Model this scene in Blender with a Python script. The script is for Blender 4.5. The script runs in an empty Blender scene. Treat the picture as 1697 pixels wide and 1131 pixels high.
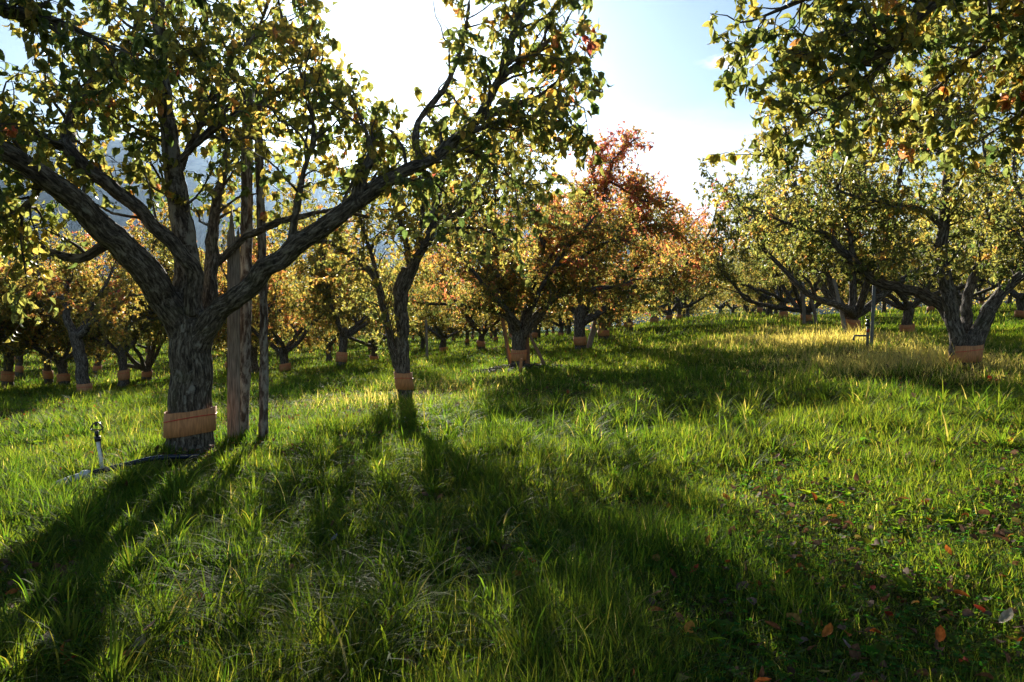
import bpy, math, random
import numpy as np
from mathutils import Vector

random.seed(7)
# ------------------------------------------------------------------ camera, sky, sun, exposure
SC = bpy.context.scene
F = 1307.0                      # focal length in pixels of the 1697 px wide photograph
HOR = 530.0                     # image row of eye level
PITCH = math.atan((565.5 - HOR) / F)
EYE = 1.35
cam_d = bpy.data.cameras.new('camera')
cam = bpy.data.objects.new('camera', cam_d)
SC.collection.objects.link(cam)
cam.location = (0, 0, EYE)
cam.rotation_euler = (math.radians(90) - PITCH, 0, 0)
cam_d.sensor_width = 36.0
cam_d.lens = 36.0 * F / 1697.0
cam_d.clip_start = 0.05
cam_d.clip_end = 20000
SC.camera = cam

SUN_AZ = math.radians(-9.2)     # measured from +Y towards +X
SUN_EL = math.radians(20.0)
W_ = bpy.data.worlds.new('World'); SC.world = W_; W_.use_nodes = True
nt = W_.node_tree; nt.nodes.clear()
N = nt.nodes.new; L = nt.links.new
out = N('ShaderNodeOutputWorld'); bg = N('ShaderNodeBackground'); sky = N('ShaderNodeTexSky')
sky.sky_type = 'NISHITA'; sky.sun_disc = False
sky.sun_elevation = SUN_EL; sky.sun_rotation = SUN_AZ
sky.altitude = 400; sky.air_density = 1.1; sky.dust_density = 0.25; sky.ozone_density = 1.4
bg.inputs['Strength'].default_value = 0.05
tc = N('ShaderNodeTexCoord')
def mth(op, a=None, b=None, c=None, nodes=nt):
    n = nodes.nodes.new('ShaderNodeMath'); n.operation = op
    for i, v in enumerate((a, b, c)):
        if v is None: continue
        if isinstance(v, (int, float)): n.inputs[i].default_value = v
        else: nodes.links.new(v, n.inputs[i])
    return n.outputs[0]
def cloud(direction, inner, outer, stretch, scale, lo, hi):
    d = Vector(direction).normalized()
    sub = N('ShaderNodeVectorMath'); sub.operation = 'SUBTRACT'; L(tc.outputs['Generated'], sub.inputs[0]); sub.inputs[1].default_value = d
    mul = N('ShaderNodeVectorMath'); mul.operation = 'MULTIPLY'; L(sub.outputs[0], mul.inputs[0]); mul.inputs[1].default_value = stretch
    ln = N('ShaderNodeVectorMath'); ln.operation = 'LENGTH'; L(mul.outputs[0], ln.inputs[0])
    mr = N('ShaderNodeMapRange'); mr.interpolation_type = 'SMOOTHSTEP'; L(ln.outputs['Value'], mr.inputs['Value'])
    mr.inputs['From Min'].default_value = outer; mr.inputs['From Max'].default_value = inner
    no = N('ShaderNodeTexNoise'); no.inputs['Scale'].default_value = scale; no.inputs['Detail'].default_value = 7; no.inputs['Roughness'].default_value = 0.6
    st = N('ShaderNodeVectorMath'); st.operation = 'MULTIPLY'; L(tc.outputs['Generated'], st.inputs[0]); st.inputs[1].default_value = (1, 1, 2.6)
    L(st.outputs[0], no.inputs['Vector'])
    s = mth('ADD', no.outputs['Fac'], mth('MULTIPLY', mr.outputs[0], 0.5))
    m2 = N('ShaderNodeMapRange'); m2.interpolation_type = 'SMOOTHSTEP'; L(s, m2.inputs['Value'])
    m2.inputs['From Min'].default_value = lo; m2.inputs['From Max'].default_value = hi
    return mth('MULTIPLY', m2.outputs[0], mr.outputs[0])
def pdir(px, py):
    v = Vector(((px - 848.5) / F, 1.0, -(py - 565.5) / F))
    c, s = math.cos(PITCH), math.sin(PITCH)
    return Vector((v.x, v.y * c + v.z * s, -v.y * s + v.z * c)).normalized()
c1 = cloud(pdir(1218, 100), 0.0, 0.055, (1.0, 1.0, 2.4), 30.0, 0.62, 0.85)
c2 = cloud(pdir(1120, 340), 0.05, 0.42, (1.0, 1.0, 2.2), 4.0, 0.55, 0.95)
cf = mth('MINIMUM', mth('ADD', mth('MULTIPLY', c1, 1.0), mth('MULTIPLY', c2, 0.7)), 1.0)
mx = N('ShaderNodeMix'); mx.data_type = 'RGBA'
L(cf, mx.inputs['Factor']); L(sky.outputs[0], mx.inputs['A']); mx.inputs['B'].default_value = (9.0, 9.1, 9.4, 1)
L(mx.outputs['Result'], bg.inputs['Color']); L(bg.outputs[0], out.inputs['Surface'])

sun_d = bpy.data.lights.new('sun', 'SUN'); sun_d.energy = 5.0; sun_d.angle = math.radians(0.53); sun_d.color = (1.0, 0.92, 0.78)
sun = bpy.data.objects.new('sun', sun_d); SC.collection.objects.link(sun)
SUNV = Vector((math.sin(SUN_AZ) * math.cos(SUN_EL), math.cos(SUN_AZ) * math.cos(SUN_EL), math.sin(SUN_EL)))
sun.rotation_euler = (-SUNV).to_track_quat('-Z', 'Y').to_euler()
sun.location = (0, 0, 30)
vs = SC.view_settings
vs.view_transform = 'Standard'; vs.look = 'None'; vs.exposure = 1.42; vs.gamma = 1.0; vs.use_curve_mapping = False
SC.render.engine = 'CYCLES'
SC.cycles.max_bounces = 8; SC.cycles.diffuse_bounces = 4; SC.cycles.transmission_bounces = 4
SC.cycles.volume_bounces = 0; SC.cycles.use_denoising = True
SC.cycles.sample_clamp_indirect = 6.0

COL = SC.collection
# ------------------------------------------------------------------ numpy helpers
PERM = np.random.RandomState(3).permutation(4096)
PVAL = np.random.RandomState(4).rand(4096)
def vnoise(p):
    p = np.asarray(p, float); i = np.floor(p).astype(np.int64); f = p - i; f = f * f * (3 - 2 * f)
    def h(a, b, c): return PVAL[PERM[(PERM[(PERM[a & 4095] + b) & 4095] + c) & 4095]]
    r = 0
    for dx in (0, 1):
        wx = f[:, 0] if dx else 1 - f[:, 0]
        for dy in (0, 1):
            wy = f[:, 1] if dy else 1 - f[:, 1]
            for dz in (0, 1):
                wz = f[:, 2] if dz else 1 - f[:, 2]
                r = r + wx * wy * wz * h(i[:, 0] + dx, i[:, 1] + dy, i[:, 2] + dz)
    return r
def n2(x, y, s, o=0.0):
    return vnoise(np.stack([x * s + 57.3 + o, y * s + 91.7 - o, np.full_like(x, 3.3 + o)], 1))
def unit(a): return a / np.maximum(np.linalg.norm(a, axis=-1, keepdims=True), 1e-9)

# ------------------------------------------------------------------ terrain
RS, RC = math.sin(math.radians(15.3)), math.cos(math.radians(15.3))   # the rows run 15.3 degrees right of the view
TU = np.array([-80, -30, -17, -11, -5, -2, 0, 2, 3.5, 6, 10, 20, 80.])
TV = np.array([-20, 0, 8, 18, 28, 40, 55, 75, 110.])
TZ = np.array([
 [-3, -3, -3.2, -3.4, -3.5, -3.5, -3.4, -3.3, -3.2],
 [-2.3, -2.3, -2.4, -2.55, -2.6, -2.6, -2.5, -2.4, -2.3],
 [-1.9, -1.9, -2.0, -2.1, -2.1, -2.05, -1.9, -1.7, -1.5],
 [-1.6, -1.6, -1.6, -1.5, -1.45, -1.35, -1.2, -1.0, -.8],
 [-1.35, -1.35, -1.25, -1.25, -.98, -.6, -.3, -.1, -.1],
 [-1.35, -1.35, -1.2, -1.05, -.75, -.3, .1, .25, 0],
 [-1.35, -1.35, -1.15, -.9, -.55, -.05, .35, .42, 0],
 [-1.35, -1.3, -1.05, -.7, -.4, .0, .3, .4, 0],
 [-1.3, -1.25, -.95, -.6, -.35, -.1, .2, .3, 0],
 [-1.3, -1.2, -.95, -.7, -.5, -.2, .1, .2, 0],
 [-1.2, -1.1, -.9, -.65, -.4, .0, .3, .4, .3],
 [-1, -.9, -.7, -.3, .1, .5, .9, 1.2, 1.2],
 [0, 0, .3, .7, 1, 1.5, 2, 2.5, 3.]])
gu = np.arange(-80, 80.5, 0.5); gv = np.arange(-20, 110.5, 0.5)
tmp = np.array([np.interp(gv, TV, row) for row in TZ])
GR = np.array([np.interp(gu, TU, tmp[:, j]) for j in range(len(gv))]).T
def blur(a, sg, ax):
    k = np.exp(-0.5 * (np.arange(-int(3 * sg), int(3 * sg) + 1) / sg) ** 2); k /= k.sum(); h = len(k) // 2
    pad = [(0, 0), (0, 0)]; pad[ax] = (h, h); b = np.pad(a, pad, mode='edge')
    return np.apply_along_axis(lambda r: np.convolve(r, k, 'valid'), ax, b)
GR = blur(blur(GR, 1.8, 0), 4.0, 1)
G0 = None
def uv_of(x, y): return x * RC - y * RS, x * RS + y * RC
def ground(x, y):
    x = np.atleast_1d(np.asarray(x, float)); y = np.atleast_1d(np.asarray(y, float))
    u, v = uv_of(x, y)
    a = np.clip((u + 80) / 0.5, 0, len(gu) - 1.001); b = np.clip((v + 20) / 0.5, 0, len(gv) - 1.001)
    i = a.astype(int); j = b.astype(int); fa = a - i; fb = b - j
    z = GR[i, j] * (1 - fa) * (1 - fb) + GR[i + 1, j] * fa * (1 - fb) + GR[i, j + 1] * (1 - fa) * fb + GR[i + 1, j + 1] * fa * fb
    d = np.hypot(x, y)
    z = z + EYE + (n2(x, y, 0.45) - .5) * 0.12 + (n2(x, y, 1.7, 5) - .5) * 0.05
    z = z - np.clip((d - 160) / 400, 0, 1) * 12
    return z
def gz(x, y): return float(ground(x, y)[0])
def Wp(px, py, Y):
    d = pdir(px, py); return Vector((d.x * Y / d.y, Y, EYE + d.z * Y / d.y))
def at_ground(px, py):
    d = pdir(px, py); t = 1.0
    while t < 200:
        p = d * t
        if EYE + p.z <= gz(p.x, p.y): return Vector((p.x, p.y, gz(p.x, p.y)))
        t *= 1.004
    p = d * 60; return Vector((p.x, p.y, gz(p.x, p.y)))
def at_row(px, Y):
    x = (px - 848.5) / F * Y; return Vector((x, Y, gz(x, Y)))

# ------------------------------------------------------------------ object helpers
def tag(o, label=None, cat=None, group=None, kind=None):
    if label: o['label'] = label
    if cat: o['category'] = cat
    if group: o['group'] = group
    if kind: o['kind'] = kind
    return o
def empty(name, loc, label, cat, group=None):
    o = bpy.data.objects.new(name, None); COL.objects.link(o); o.location = loc; o.empty_display_size = 0.3
    return tag(o, label, cat, group)
def mesh_np(name, V, T, mat, parent=None, attrs=None, smooth=True, k=3):
    me = bpy.data.meshes.new(name)
    V = np.ascontiguousarray(V, np.float32).reshape(-1, 3); T = np.ascontiguousarray(T, np.int32).reshape(-1, k)
    me.vertices.add(len(V)); me.vertices.foreach_set('co', V.ravel())
    me.loops.add(T.size); me.loops.foreach_set('vertex_index', T.ravel())
    me.polygons.add(len(T)); me.polygons.foreach_set('loop_start', np.arange(0, T.size, k, dtype=np.int32))
    for an, (ty, arr) in (attrs or {}).items():
        a = me.attributes.new(an, ty, 'POINT')
        arr = np.ascontiguousarray(arr, np.float32)
        a.data.foreach_set({'FLOAT_COLOR': 'color', 'FLOAT_VECTOR': 'vector', 'FLOAT': 'value'}[ty], arr.ravel())
    me.update(calc_edges=True); me.validate()
    if smooth: me.polygons.foreach_set('use_smooth', np.ones(len(me.polygons), dtype=bool))
    me.materials.append(mat)
    o = bpy.data.objects.new(name, me); COL.objects.link(o)
    if parent: o.parent = parent
    return o

class Tubes:
    """collects tapered tubes; bark coordinates follow each tube"""
    def __init__(s): s.V = []; s.T = []; s.B = []; s.Lc = []; s.n = 0; s.off = 0.0; s.sk = []
    def add(s, pts, rad, sides=8, lichen=0.0, rough=0.0, cap=True):
        P = np.array([tuple(p) for p in pts], float); R = np.array(rad, float); n = len(P)
        t = np.gradient(P, axis=0); t = unit(t)
        a = np.array([0, 0, 1.0]) if abs(t[0][2]) < .9 else np.array([1.0, 0, 0])
        x = np.cross(t[0], a); x /= np.linalg.norm(x); X = [x]
        for i in range(1, n):
            x = X[-1] - t[i] * X[-1].dot(t[i]); x /= max(np.linalg.norm(x), 1e-9); X.append(x)
        X = np.array(X); Y = np.cross(t, X)
        sl = np.concatenate([[0], np.cumsum(np.linalg.norm(np.diff(P, axis=0), axis=1))]) + s.off
        th = np.arange(sides) / sides * 2 * math.pi
        co, si = np.cos(th), np.sin(th); rm = R.max()
        B = np.stack([np.outer(np.ones(n), co) * rm, np.outer(np.ones(n), si) * rm, np.outer(sl, np.ones(sides))], 2).reshape(-1, 3)
        rr = np.repeat(R[:, None], sides, 1)
        if rough > 0:
            nn = vnoise(np.stack([B[:, 0] * 9, B[:, 1] * 9, B[:, 2] * 4], 1)) - .5 + .6 * (vnoise(B * np.array([30, 30, 7.])) - .5)
            rr = rr * (1 + rough * nn.reshape(n, sides))
        V = P[:, None, :] + rr[..., None] * (X[:, None, :] * co[None, :, None] + Y[:, None, :] * si[None, :, None])
        V = V.reshape(-1, 3)
        i = np.arange(n - 1)[:, None] * sides; j = np.arange(sides)[None, :]; j2 = (j + 1) % sides
        q = np.stack([i + j, i + j2, i + sides + j2, i + sides + j], 2).reshape(-1, 4)
        T = np.concatenate([q[:, [0, 1, 2]], q[:, [0, 2, 3]]]); base = len(V)
        if cap:
            V = np.concatenate([V, P[[0, -1]]]); B = np.concatenate([B, B[[0, -1]]])
            jj = np.arange(sides); k2 = (jj + 1) % sides; e = (n - 1) * sides
            T = np.concatenate([T, np.stack([np.full(sides, base), k2, jj], 1), np.stack([np.full(sides, base + 1), e + jj, e + k2], 1)])
        s.V.append(V); s.T.append(T + s.n); s.B.append(B); s.Lc.append(np.full(len(V), lichen)); s.n += len(V)
        s.sk.append((P, R, X, Y, sl, lichen, rm)); s.off += 13.7
    def build(s, name, mat, parent=None):
        return mesh_np(name, np.concatenate(s.V), np.concatenate(s.T), mat, parent,
                       {'bark': ('FLOAT_VECTOR', np.concatenate(s.B)), 'lichen': ('FLOAT', np.concatenate(s.Lc))})
    def build_remeshed(s, name, mat, parent, voxel, amp):
        me = bpy.data.meshes.new('tmp'); V = np.concatenate(s.V); T = np.concatenate(s.T)
        me.from_pydata(V.tolist(), [], T.tolist()); o = bpy.data.objects.new('tmp', me); COL.objects.link(o)
        m = o.modifiers.new('r', 'REMESH'); m.mode = 'VOXEL'; m.voxel_size = voxel
        m2 = o.modifiers.new('s', 'SMOOTH'); m2.factor = 0.6; m2.iterations = 7
        dg = bpy.context.evaluated_depsgraph_get(); ev = o.evaluated_get(dg)
        me2 = bpy.data.meshes.new_from_object(ev); bpy.data.objects.remove(o); bpy.data.meshes.remove(me)
        n = len(me2.vertices); co = np.zeros(n * 3, np.float32); me2.vertices.foreach_get('co', co); co = co.reshape(-1, 3).astype(float)
        no = np.zeros(n * 3, np.float32); me2.vertex_normals.foreach_get('vector', no); no = no.reshape(-1, 3)
        SP, SX, SY, SL, SR, SQ, ST = [], [], [], [], [], [], []
        for (P, R, X, Y, sl, lc, rm) in s.sk:
            t = unit(np.gradient(P, axis=0))
            SP.append(P); SX.append(X); SY.append(Y); SL.append(sl); SR.append(R); SQ.append(np.full(len(P), lc)); ST.append(t)
        SP, SX, SY, SL, SR, SQ, ST = map(np.concatenate, (SP, SX, SY, SL, SR, SQ, ST))
        idx = np.zeros(n, int)
        for a in range(0, n, 20000):
            d = np.linalg.norm(co[a:a + 20000, None, :] - SP[None], axis=2) - SR[None] * 1.0
            idx[a:a + 20000] = d.argmin(1)
        rel = co - SP[idx]; bx = (rel * SX[idx]).sum(1); by = (rel * SY[idx]).sum(1); bz = (rel * ST[idx]).sum(1) + SL[idx]
        B = np.stack([bx, by, bz], 1)
        nz = vnoise(B * np.array([38, 38, 10.])); nz2 = vnoise(B * np.array([85, 85, 30.]) + 9); nz3 = vnoise(B * np.array([10, 10, 5.]) + 4)
        rid = 1 - np.abs(nz * 2 - 1) * 1.6
        co = co + no * ((rid - .3) * amp + (nz2 - .5) * amp * .7 + (nz3 - .5) * amp * 2.2)[:, None]
        me2.vertices.foreach_set('co', co.astype(np.float32).ravel())
        a = me2.attributes.new('bark', 'FLOAT_VECTOR', 'POINT'); a.data.foreach_set('vector', B.astype(np.float32).ravel())
        a = me2.attributes.new('lichen', 'FLOAT', 'POINT'); a.data.foreach_set('value', SQ[idx].astype(np.float32))
        me2.name = name; me2.materials.clear(); me2.materials.append(mat)
        me2.polygons.foreach_set('use_smooth', np.ones(len(me2.polygons), dtype=bool)); me2.update()
        o = bpy.data.objects.new(name, me2); COL.objects.link(o); o.parent = parent
        return o

# ------------------------------------------------------------------ materials
def new_mat(name):
    m = bpy.data.materials.new(name); m.use_nodes = True; t = m.node_tree; t.nodes.clear()
    o = t.nodes.new('ShaderNodeOutputMaterial'); return m, t, o
def nd(t, ty, **kw):
    n = t.nodes.new(ty)
    for k, v in kw.items():
        if k.startswith('i_'): n.inputs[k[2:].replace('_', ' ')].default_value = v
        else: setattr(n, k, v)
    return n
def ramp(t, fac, stops):
    r = t.nodes.new('ShaderNodeValToRGB'); t.links.new(fac, r.inputs[0]); e = r.color_ramp.elements
    e[0].position, e[0].color = stops[0][0], (*stops[0][1], 1); e[1].position, e[1].color = stops[-1][0], (*stops[-1][1], 1)
    for p, c in stops[1:-1]:
        x = e.new(p); x.color = (*c, 1)
    return r.outputs[0]
def mixc(t, fac, a, b, mode='MIX'):
    m = t.nodes.new('ShaderNodeMix'); m.data_type = 'RGBA'; m.blend_type = mode
    for v, s in ((fac, 'Factor'), (a, 'A'), (b, 'B')):
        if isinstance(v, (int, float)): m.inputs[s].default_value = v
        elif isinstance(v, tuple): m.inputs[s].default_value = (*v, 1)
        else: t.links.new(v, m.inputs[s])
    return m.outputs['Result']
def leafy(name, attr='tint', trans=0.5, rough=0.42, spec=0.4, gain=(1.5, 1.5, 0.9), bump=0.0):
    m, t, o = new_mat(name); a = nd(t, 'ShaderNodeAttribute', attribute_name=attr)
    col = a.outputs['Color']
    if bump:
        g = nd(t, 'ShaderNodeNewGeometry'); no = nd(t, 'ShaderNodeTexNoise', i_Scale=60.0, i_Detail=2.0); t.links.new(g.outputs['Position'], no.inputs['Vector'])
        f = ramp(t, no.outputs['Fac'], [(.38, (.72, .70, .62)), (.62, (1.2, 1.2, 1.2))])
        col = mixc(t, 1.0, col, f, 'MULTIPLY')
    p = nd(t, 'ShaderNodeBsdfPrincipled', i_Roughness=rough); p.inputs['Specular IOR Level'].default_value = spec
    t.links.new(col, p.inputs['Base Color'])
    tr = nd(t, 'ShaderNodeBsdfTranslucent'); t.links.new(mixc(t, 1.0, col, gain, 'MULTIPLY'), tr.inputs['Color'])
    mxs = nd(t, 'ShaderNodeMixShader'); mxs.inputs[0].default_value = trans
    t.links.new(p.outputs[0], mxs.inputs[1]); t.links.new(tr.outputs[0], mxs.inputs[2]); t.links.new(mxs.outputs[0], o.inputs[0])
    return m
M_LEAF = leafy('pear_leaf', trans=0.62, bump=1.0, gain=(3.0, 3.0, 2.1))
M_GRASS = leafy('grass_blade', trans=0.6, rough=0.65, spec=0.07, gain=(2.7, 2.6, 0.8))
M_DRY = leafy('dry_grass', trans=0.35, rough=0.6, spec=0.2, gain=(1.2, 1.1, 0.9))
M_LITTER = leafy('fallen_leaf', trans=0.25, rough=0.8, spec=0.12, gain=(1.2, 1.0, 0.8), bump=1.0)

def bark_mat(name, dark, mid, light, moss=0.25, scale=1.0):
    m, t, o = new_mat(name); a = nd(t, 'ShaderNodeAttribute', attribute_name='bark')
    mp = nd(t, 'ShaderNodeMapping'); mp.inputs['Scale'].default_value = (42 * scale, 42 * scale, 11 * scale); t.links.new(a.outputs['Vector'], mp.inputs[0])
    n1 = nd(t, 'ShaderNodeTexNoise', i_Scale=1.0, i_Detail=6.0, i_Roughness=0.65, i_Distortion=0.6); t.links.new(mp.outputs[0], n1.inputs['Vector'])
    mp2 = nd(t, 'ShaderNodeMapping'); mp2.inputs['Scale'].default_value = (11, 11, 7); t.links.new(a.outputs['Vector'], mp2.inputs[0])
    n2_ = nd(t, 'ShaderNodeTexNoise', i_Scale=1.0, i_Detail=5.0, i_Roughness=0.6); t.links.new(mp2.outputs[0], n2_.inputs['Vector'])
    c = ramp(t, n1.outputs['Fac'], [(.36, dark), (.5, mid), (.66, light)])
    li = nd(t, 'ShaderNodeAttribute', attribute_name='lichen')
    s = mth('ADD', mth('MULTIPLY', n2_.outputs['Fac'], 1.0, nodes=t), mth('MULTIPLY', li.outputs['Fac'], 0.13, nodes=t), nodes=t)
    lf = nd(t, 'ShaderNodeMapRange'); t.links.new(s, lf.inputs['Value']); lf.inputs['From Min'].default_value = .62; lf.inputs['From Max'].default_value = .70
    c = mixc(t, mth('MULTIPLY', lf.outputs[0], 0.75, nodes=t), c, (.30, .28, .24))
    g = nd(t, 'ShaderNodeNewGeometry'); n3 = nd(t, 'ShaderNodeTexNoise', i_Scale=5.0, i_Detail=4.0); t.links.new(g.outputs['Position'], n3.inputs['Vector'])
    mf = nd(t, 'ShaderNodeMapRange'); t.links.new(n3.outputs['Fac'], mf.inputs['Value']); mf.inputs['From Min'].default_value = .55; mf.inputs['From Max'].default_value = .7
    c = mixc(t, mth('MULTIPLY', mf.outputs[0], moss, nodes=t), c, (.06, .07, .02))
    p = nd(t, 'ShaderNodeBsdfPrincipled', i_Roughness=0.85); p.inputs['Specular IOR Level'].default_value = .25
    t.links.new(c, p.inputs['Base Color'])
    b = nd(t, 'ShaderNodeBump', i_Strength=1.0, i_Distance=0.02); t.links.new(n1.outputs['Fac'], b.inputs['Height']); t.links.new(b.outputs[0], p.inputs['Normal'])
    t.links.new(p.outputs[0], o.inputs[0]); return m
M_BARK = bark_mat('pear_bark', (.016, .012, .009), (.085, .068, .053), (.27, .235, .19))
M_POST = bark_mat('weathered_post', (.035, .022, .016), (.10, .075, .06), (.40, .36, .31), moss=0.05, scale=0.55)
def simple(name, col, rough=.6, bump_scale=None, var=0.25, metal=0.0, bstr=.3, stretch=(1, 1, 1)):
    m, t, o = new_mat(name); tcn = nd(t, 'ShaderNodeTexCoord'); mp = nd(t, 'ShaderNodeMapping'); mp.inputs['Scale'].default_value = stretch
    t.links.new(tcn.outputs['Object'], mp.inputs[0])
    no = nd(t, 'ShaderNodeTexNoise', i_Scale=bump_scale or 20.0, i_Detail=5.0); t.links.new(mp.outputs[0], no.inputs['Vector'])
    d = tuple(c * (1 - var) for c in col); l = tuple(min(1, c * (1 + var)) for c in col)
    p = nd(t, 'ShaderNodeBsdfPrincipled', i_Roughness=rough, i_Metallic=metal)
    t.links.new(ramp(t, no.outputs['Fac'], [(.35, d), (.65, l)]), p.inputs['Base Color'])
    b = nd(t, 'ShaderNodeBump', i_Strength=bstr, i_Distance=0.004); t.links.new(no.outputs['Fac'], b.inputs['Height']); t.links.new(b.outputs[0], p.inputs['Normal'])
    t.links.new(p.outputs[0], o.inputs[0]); return m
M_CARD = simple('corrugated_cardboard', (.50, .225, .095), .85, 25, .22, stretch=(3, 3, .4))
M_CORD = simple('red_cord', (.55, .03, .02), .5)
M_WOOD = simple('grey_plank', (.20, .165, .135), .85, 14, .5, bstr=.8, stretch=(6, 6, .5))
M_PROP = simple('brown_prop', (.20, .12, .07), .85, 14, .4, bstr=.6, stretch=(5, 5, .6))
M_PALE = simple('pale_prop', (.23, .20, .165), .85, 14, .35, bstr=.6, stretch=(5, 5, .6))
M_WPVC = simple('white_pvc', (.75, .75, .73), .35, 30, .08)
M_BLKP = simple('black_plastic', (.012, .014, .02), .3, 40, .3)
M_PIPE = simple('dark_pipe', (.012, .018, .04), .25, 25, .3)
M_MUDP = simple('galvanised', (.17, .175, .175), .6, 30, .2, metal=.6)
M_REDP = simple('red_plastic', (.45, .04, .02), .45, 30, .1)

m, t, o = new_mat('orchard_soil'); M_SOIL = m
g = nd(t, 'ShaderNodeNewGeometry'); a1 = nd(t, 'ShaderNodeTexNoise', i_Scale=1.1, i_Detail=8.0, i_Roughness=0.65); t.links.new(g.outputs['Position'], a1.inputs['Vector'])
a2 = nd(t, 'ShaderNodeTexNoise', i_Scale=22.0, i_Detail=6.0, i_Roughness=0.7); t.links.new(g.outputs['Position'], a2.inputs['Vector'])
ca = ramp(t, a2.outputs['Fac'], [(.3, (.022, .022, .008)), (.5, (.045, .055, .015)), (.7, (.085, .075, .035))])
cb = ramp(t, a2.outputs['Fac'], [(.3, (.02, .03, .006)), (.5, (.04, .075, .012)), (.7, (.07, .12, .02))])
p = nd(t, 'ShaderNodeBsdfPrincipled', i_Roughness=1.0); p.inputs['Specular IOR Level'].default_value = 0.0; t.links.new(mixc(t, ramp(t, a1.outputs['Fac'], [(.4, (0, 0, 0)), (.6, (1, 1, 1))]), ca, cb), p.inputs['Base Color'])
b = nd(t, 'ShaderNodeBump', i_Strength=0.9, i_Distance=0.04); t.links.new(a2.outputs['Fac'], b.inputs['Height']); t.links.new(b.outputs[0], p.inputs['Normal'])
t.links.new(p.outputs[0], o.inputs[0])

m, t, o = new_mat('forested_mountain'); M_HILL = m
g = nd(t, 'ShaderNodeNewGeometry'); a1 = nd(t, 'ShaderNodeTexNoise', i_Scale=0.012, i_Detail=8.0, i_Roughness=0.7); t.links.new(g.outputs['Position'], a1.inputs['Vector'])
p = nd(t, 'ShaderNodeBsdfPrincipled', i_Roughness=1.0); p.inputs['Specular IOR Level'].default_value = 0.0; t.links.new(ramp(t, a1.outputs['Fac'], [(.40, (.015, .03, .02)), (.60, (.14, .14, .08))]), p.inputs['Base Color'])
t.links.new(p.outputs[0], o.inputs[0])

# ------------------------------------------------------------------ ground sheet and mountains
def sinh_axis(lo, hi, n, k):
    tt = np.linspace(math.asinh(lo / k), math.asinh(hi / k), n); return k * np.sinh(tt)
gx = sinh_axis(-4500, 4500, 420, 6.0); gy = sinh_axis(-1500, 4500, 420, 7.0)
GX, GY = np.meshgrid(gx, gy, indexing='ij')
Z = ground(GX.ravel(), GY.ravel())
nx, ny = GX.shape; ii, jj = np.meshgrid(np.arange(nx - 1), np.arange(ny - 1), indexing='ij'); q = (ii * ny + jj).ravel()
go = mesh_np('ground', np.stack([GX.ravel(), GY.ravel(), Z], 1), np.stack([q, q + ny, q + ny + 1, q + 1], 1), M_SOIL, k=4)
tag(go, kind='structure')

# ridge seen through the leaves: crest rows in the photograph, 2.4 to 3.2 km away
rx = np.linspace(-700, 2300, 420)
crest = np.interp(rx, [-700, 0, 250, 480, 700, 880, 1050, 1190, 1330, 1600, 2300], [190, 225, 238, 262, 300, 335, 385, 430, 465, 495, 505])
az = np.arctan((rx - 848.5) / F)
V = []; rows = 26
for k in range(rows):
    f = k / (rows - 1); D = 1900 + 1100 * f
    el = (HOR - crest) / F * 3000
    rug = vnoise(np.stack([rx * .012, np.full_like(rx, f * 4), rx * 0 + 2], 1)) - .5 + .5 * (vnoise(np.stack([rx * .04, np.full_like(rx, f * 9), rx * 0 + 7], 1)) - .5)
    h = EYE - 12 + (el + 12) * (f ** 1.25) + rug * 150 * math.sin(math.pi * min(f * 1.0, 1)) + rug * 14 * f
    V.append(np.stack([np.tan(az) * D, np.full_like(rx, D), h], 1))
V.append(np.stack([np.tan(az) * 3300, np.full_like(rx, 3300.), np.full_like(rx, -40.)], 1)); rows += 1
V = np.concatenate(V); n = len(rx); ii, jj = np.meshgrid(np.arange(rows - 1), np.arange(n - 1), indexing='ij'); q = (ii * n + jj).ravel()
tag(mesh_np('mountains', V, np.stack([q, q + 1, q + n + 1, q + n], 1), M_HILL, k=4), kind='structure')

# ------------------------------------------------------------------ leaves
PAL_T = np.array([0, .22, .42, .6, .74, .88, 1.0])
PAL = np.array([(.050, .078, .026), (.090, .105, .034), (.15, .14, .042), (.27, .195, .05), (.33, .14, .06), (.31, .09, .065), (.24, .06, .065)])
def leaf_color(t, rng):
    t = np.clip(t, 0, 1); c = np.stack([np.interp(t, PAL_T, PAL[:, k]) for k in range(3)], 1)
    c *= (0.75 + 0.5 * rng.rand(len(t)))[:, None]
    return np.concatenate([c, np.ones((len(t), 1))], 1)
LEAF_H = (np.array([(0, 0, 0), (-.19, .16, .08), (0, .16, 0), (.19, .16, .08), (-.27, .42, .13), (0, .42, 0), (.27, .42, .13), (-.20, .72, .10), (0, .72, 0), (.20, .72, .10), (0, 1, .0)]),
          np.array([(0, 2, 1), (0, 3, 2), (1, 2, 5), (1, 5, 4), (2, 3, 6), (2, 6, 5), (4, 5, 8), (4, 8, 7), (5, 6, 9), (5, 9, 8), (7, 8, 10), (8, 9, 10)]))
LEAF_M = (np.array([(0, 0, 0), (-.26, .45, .12), (0, .5, 0), (.26, .45, .12), (0, 1, 0)]),
          np.array([(0, 2, 1), (0, 3, 2), (1, 2, 4), (2, 3, 4)]))
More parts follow.
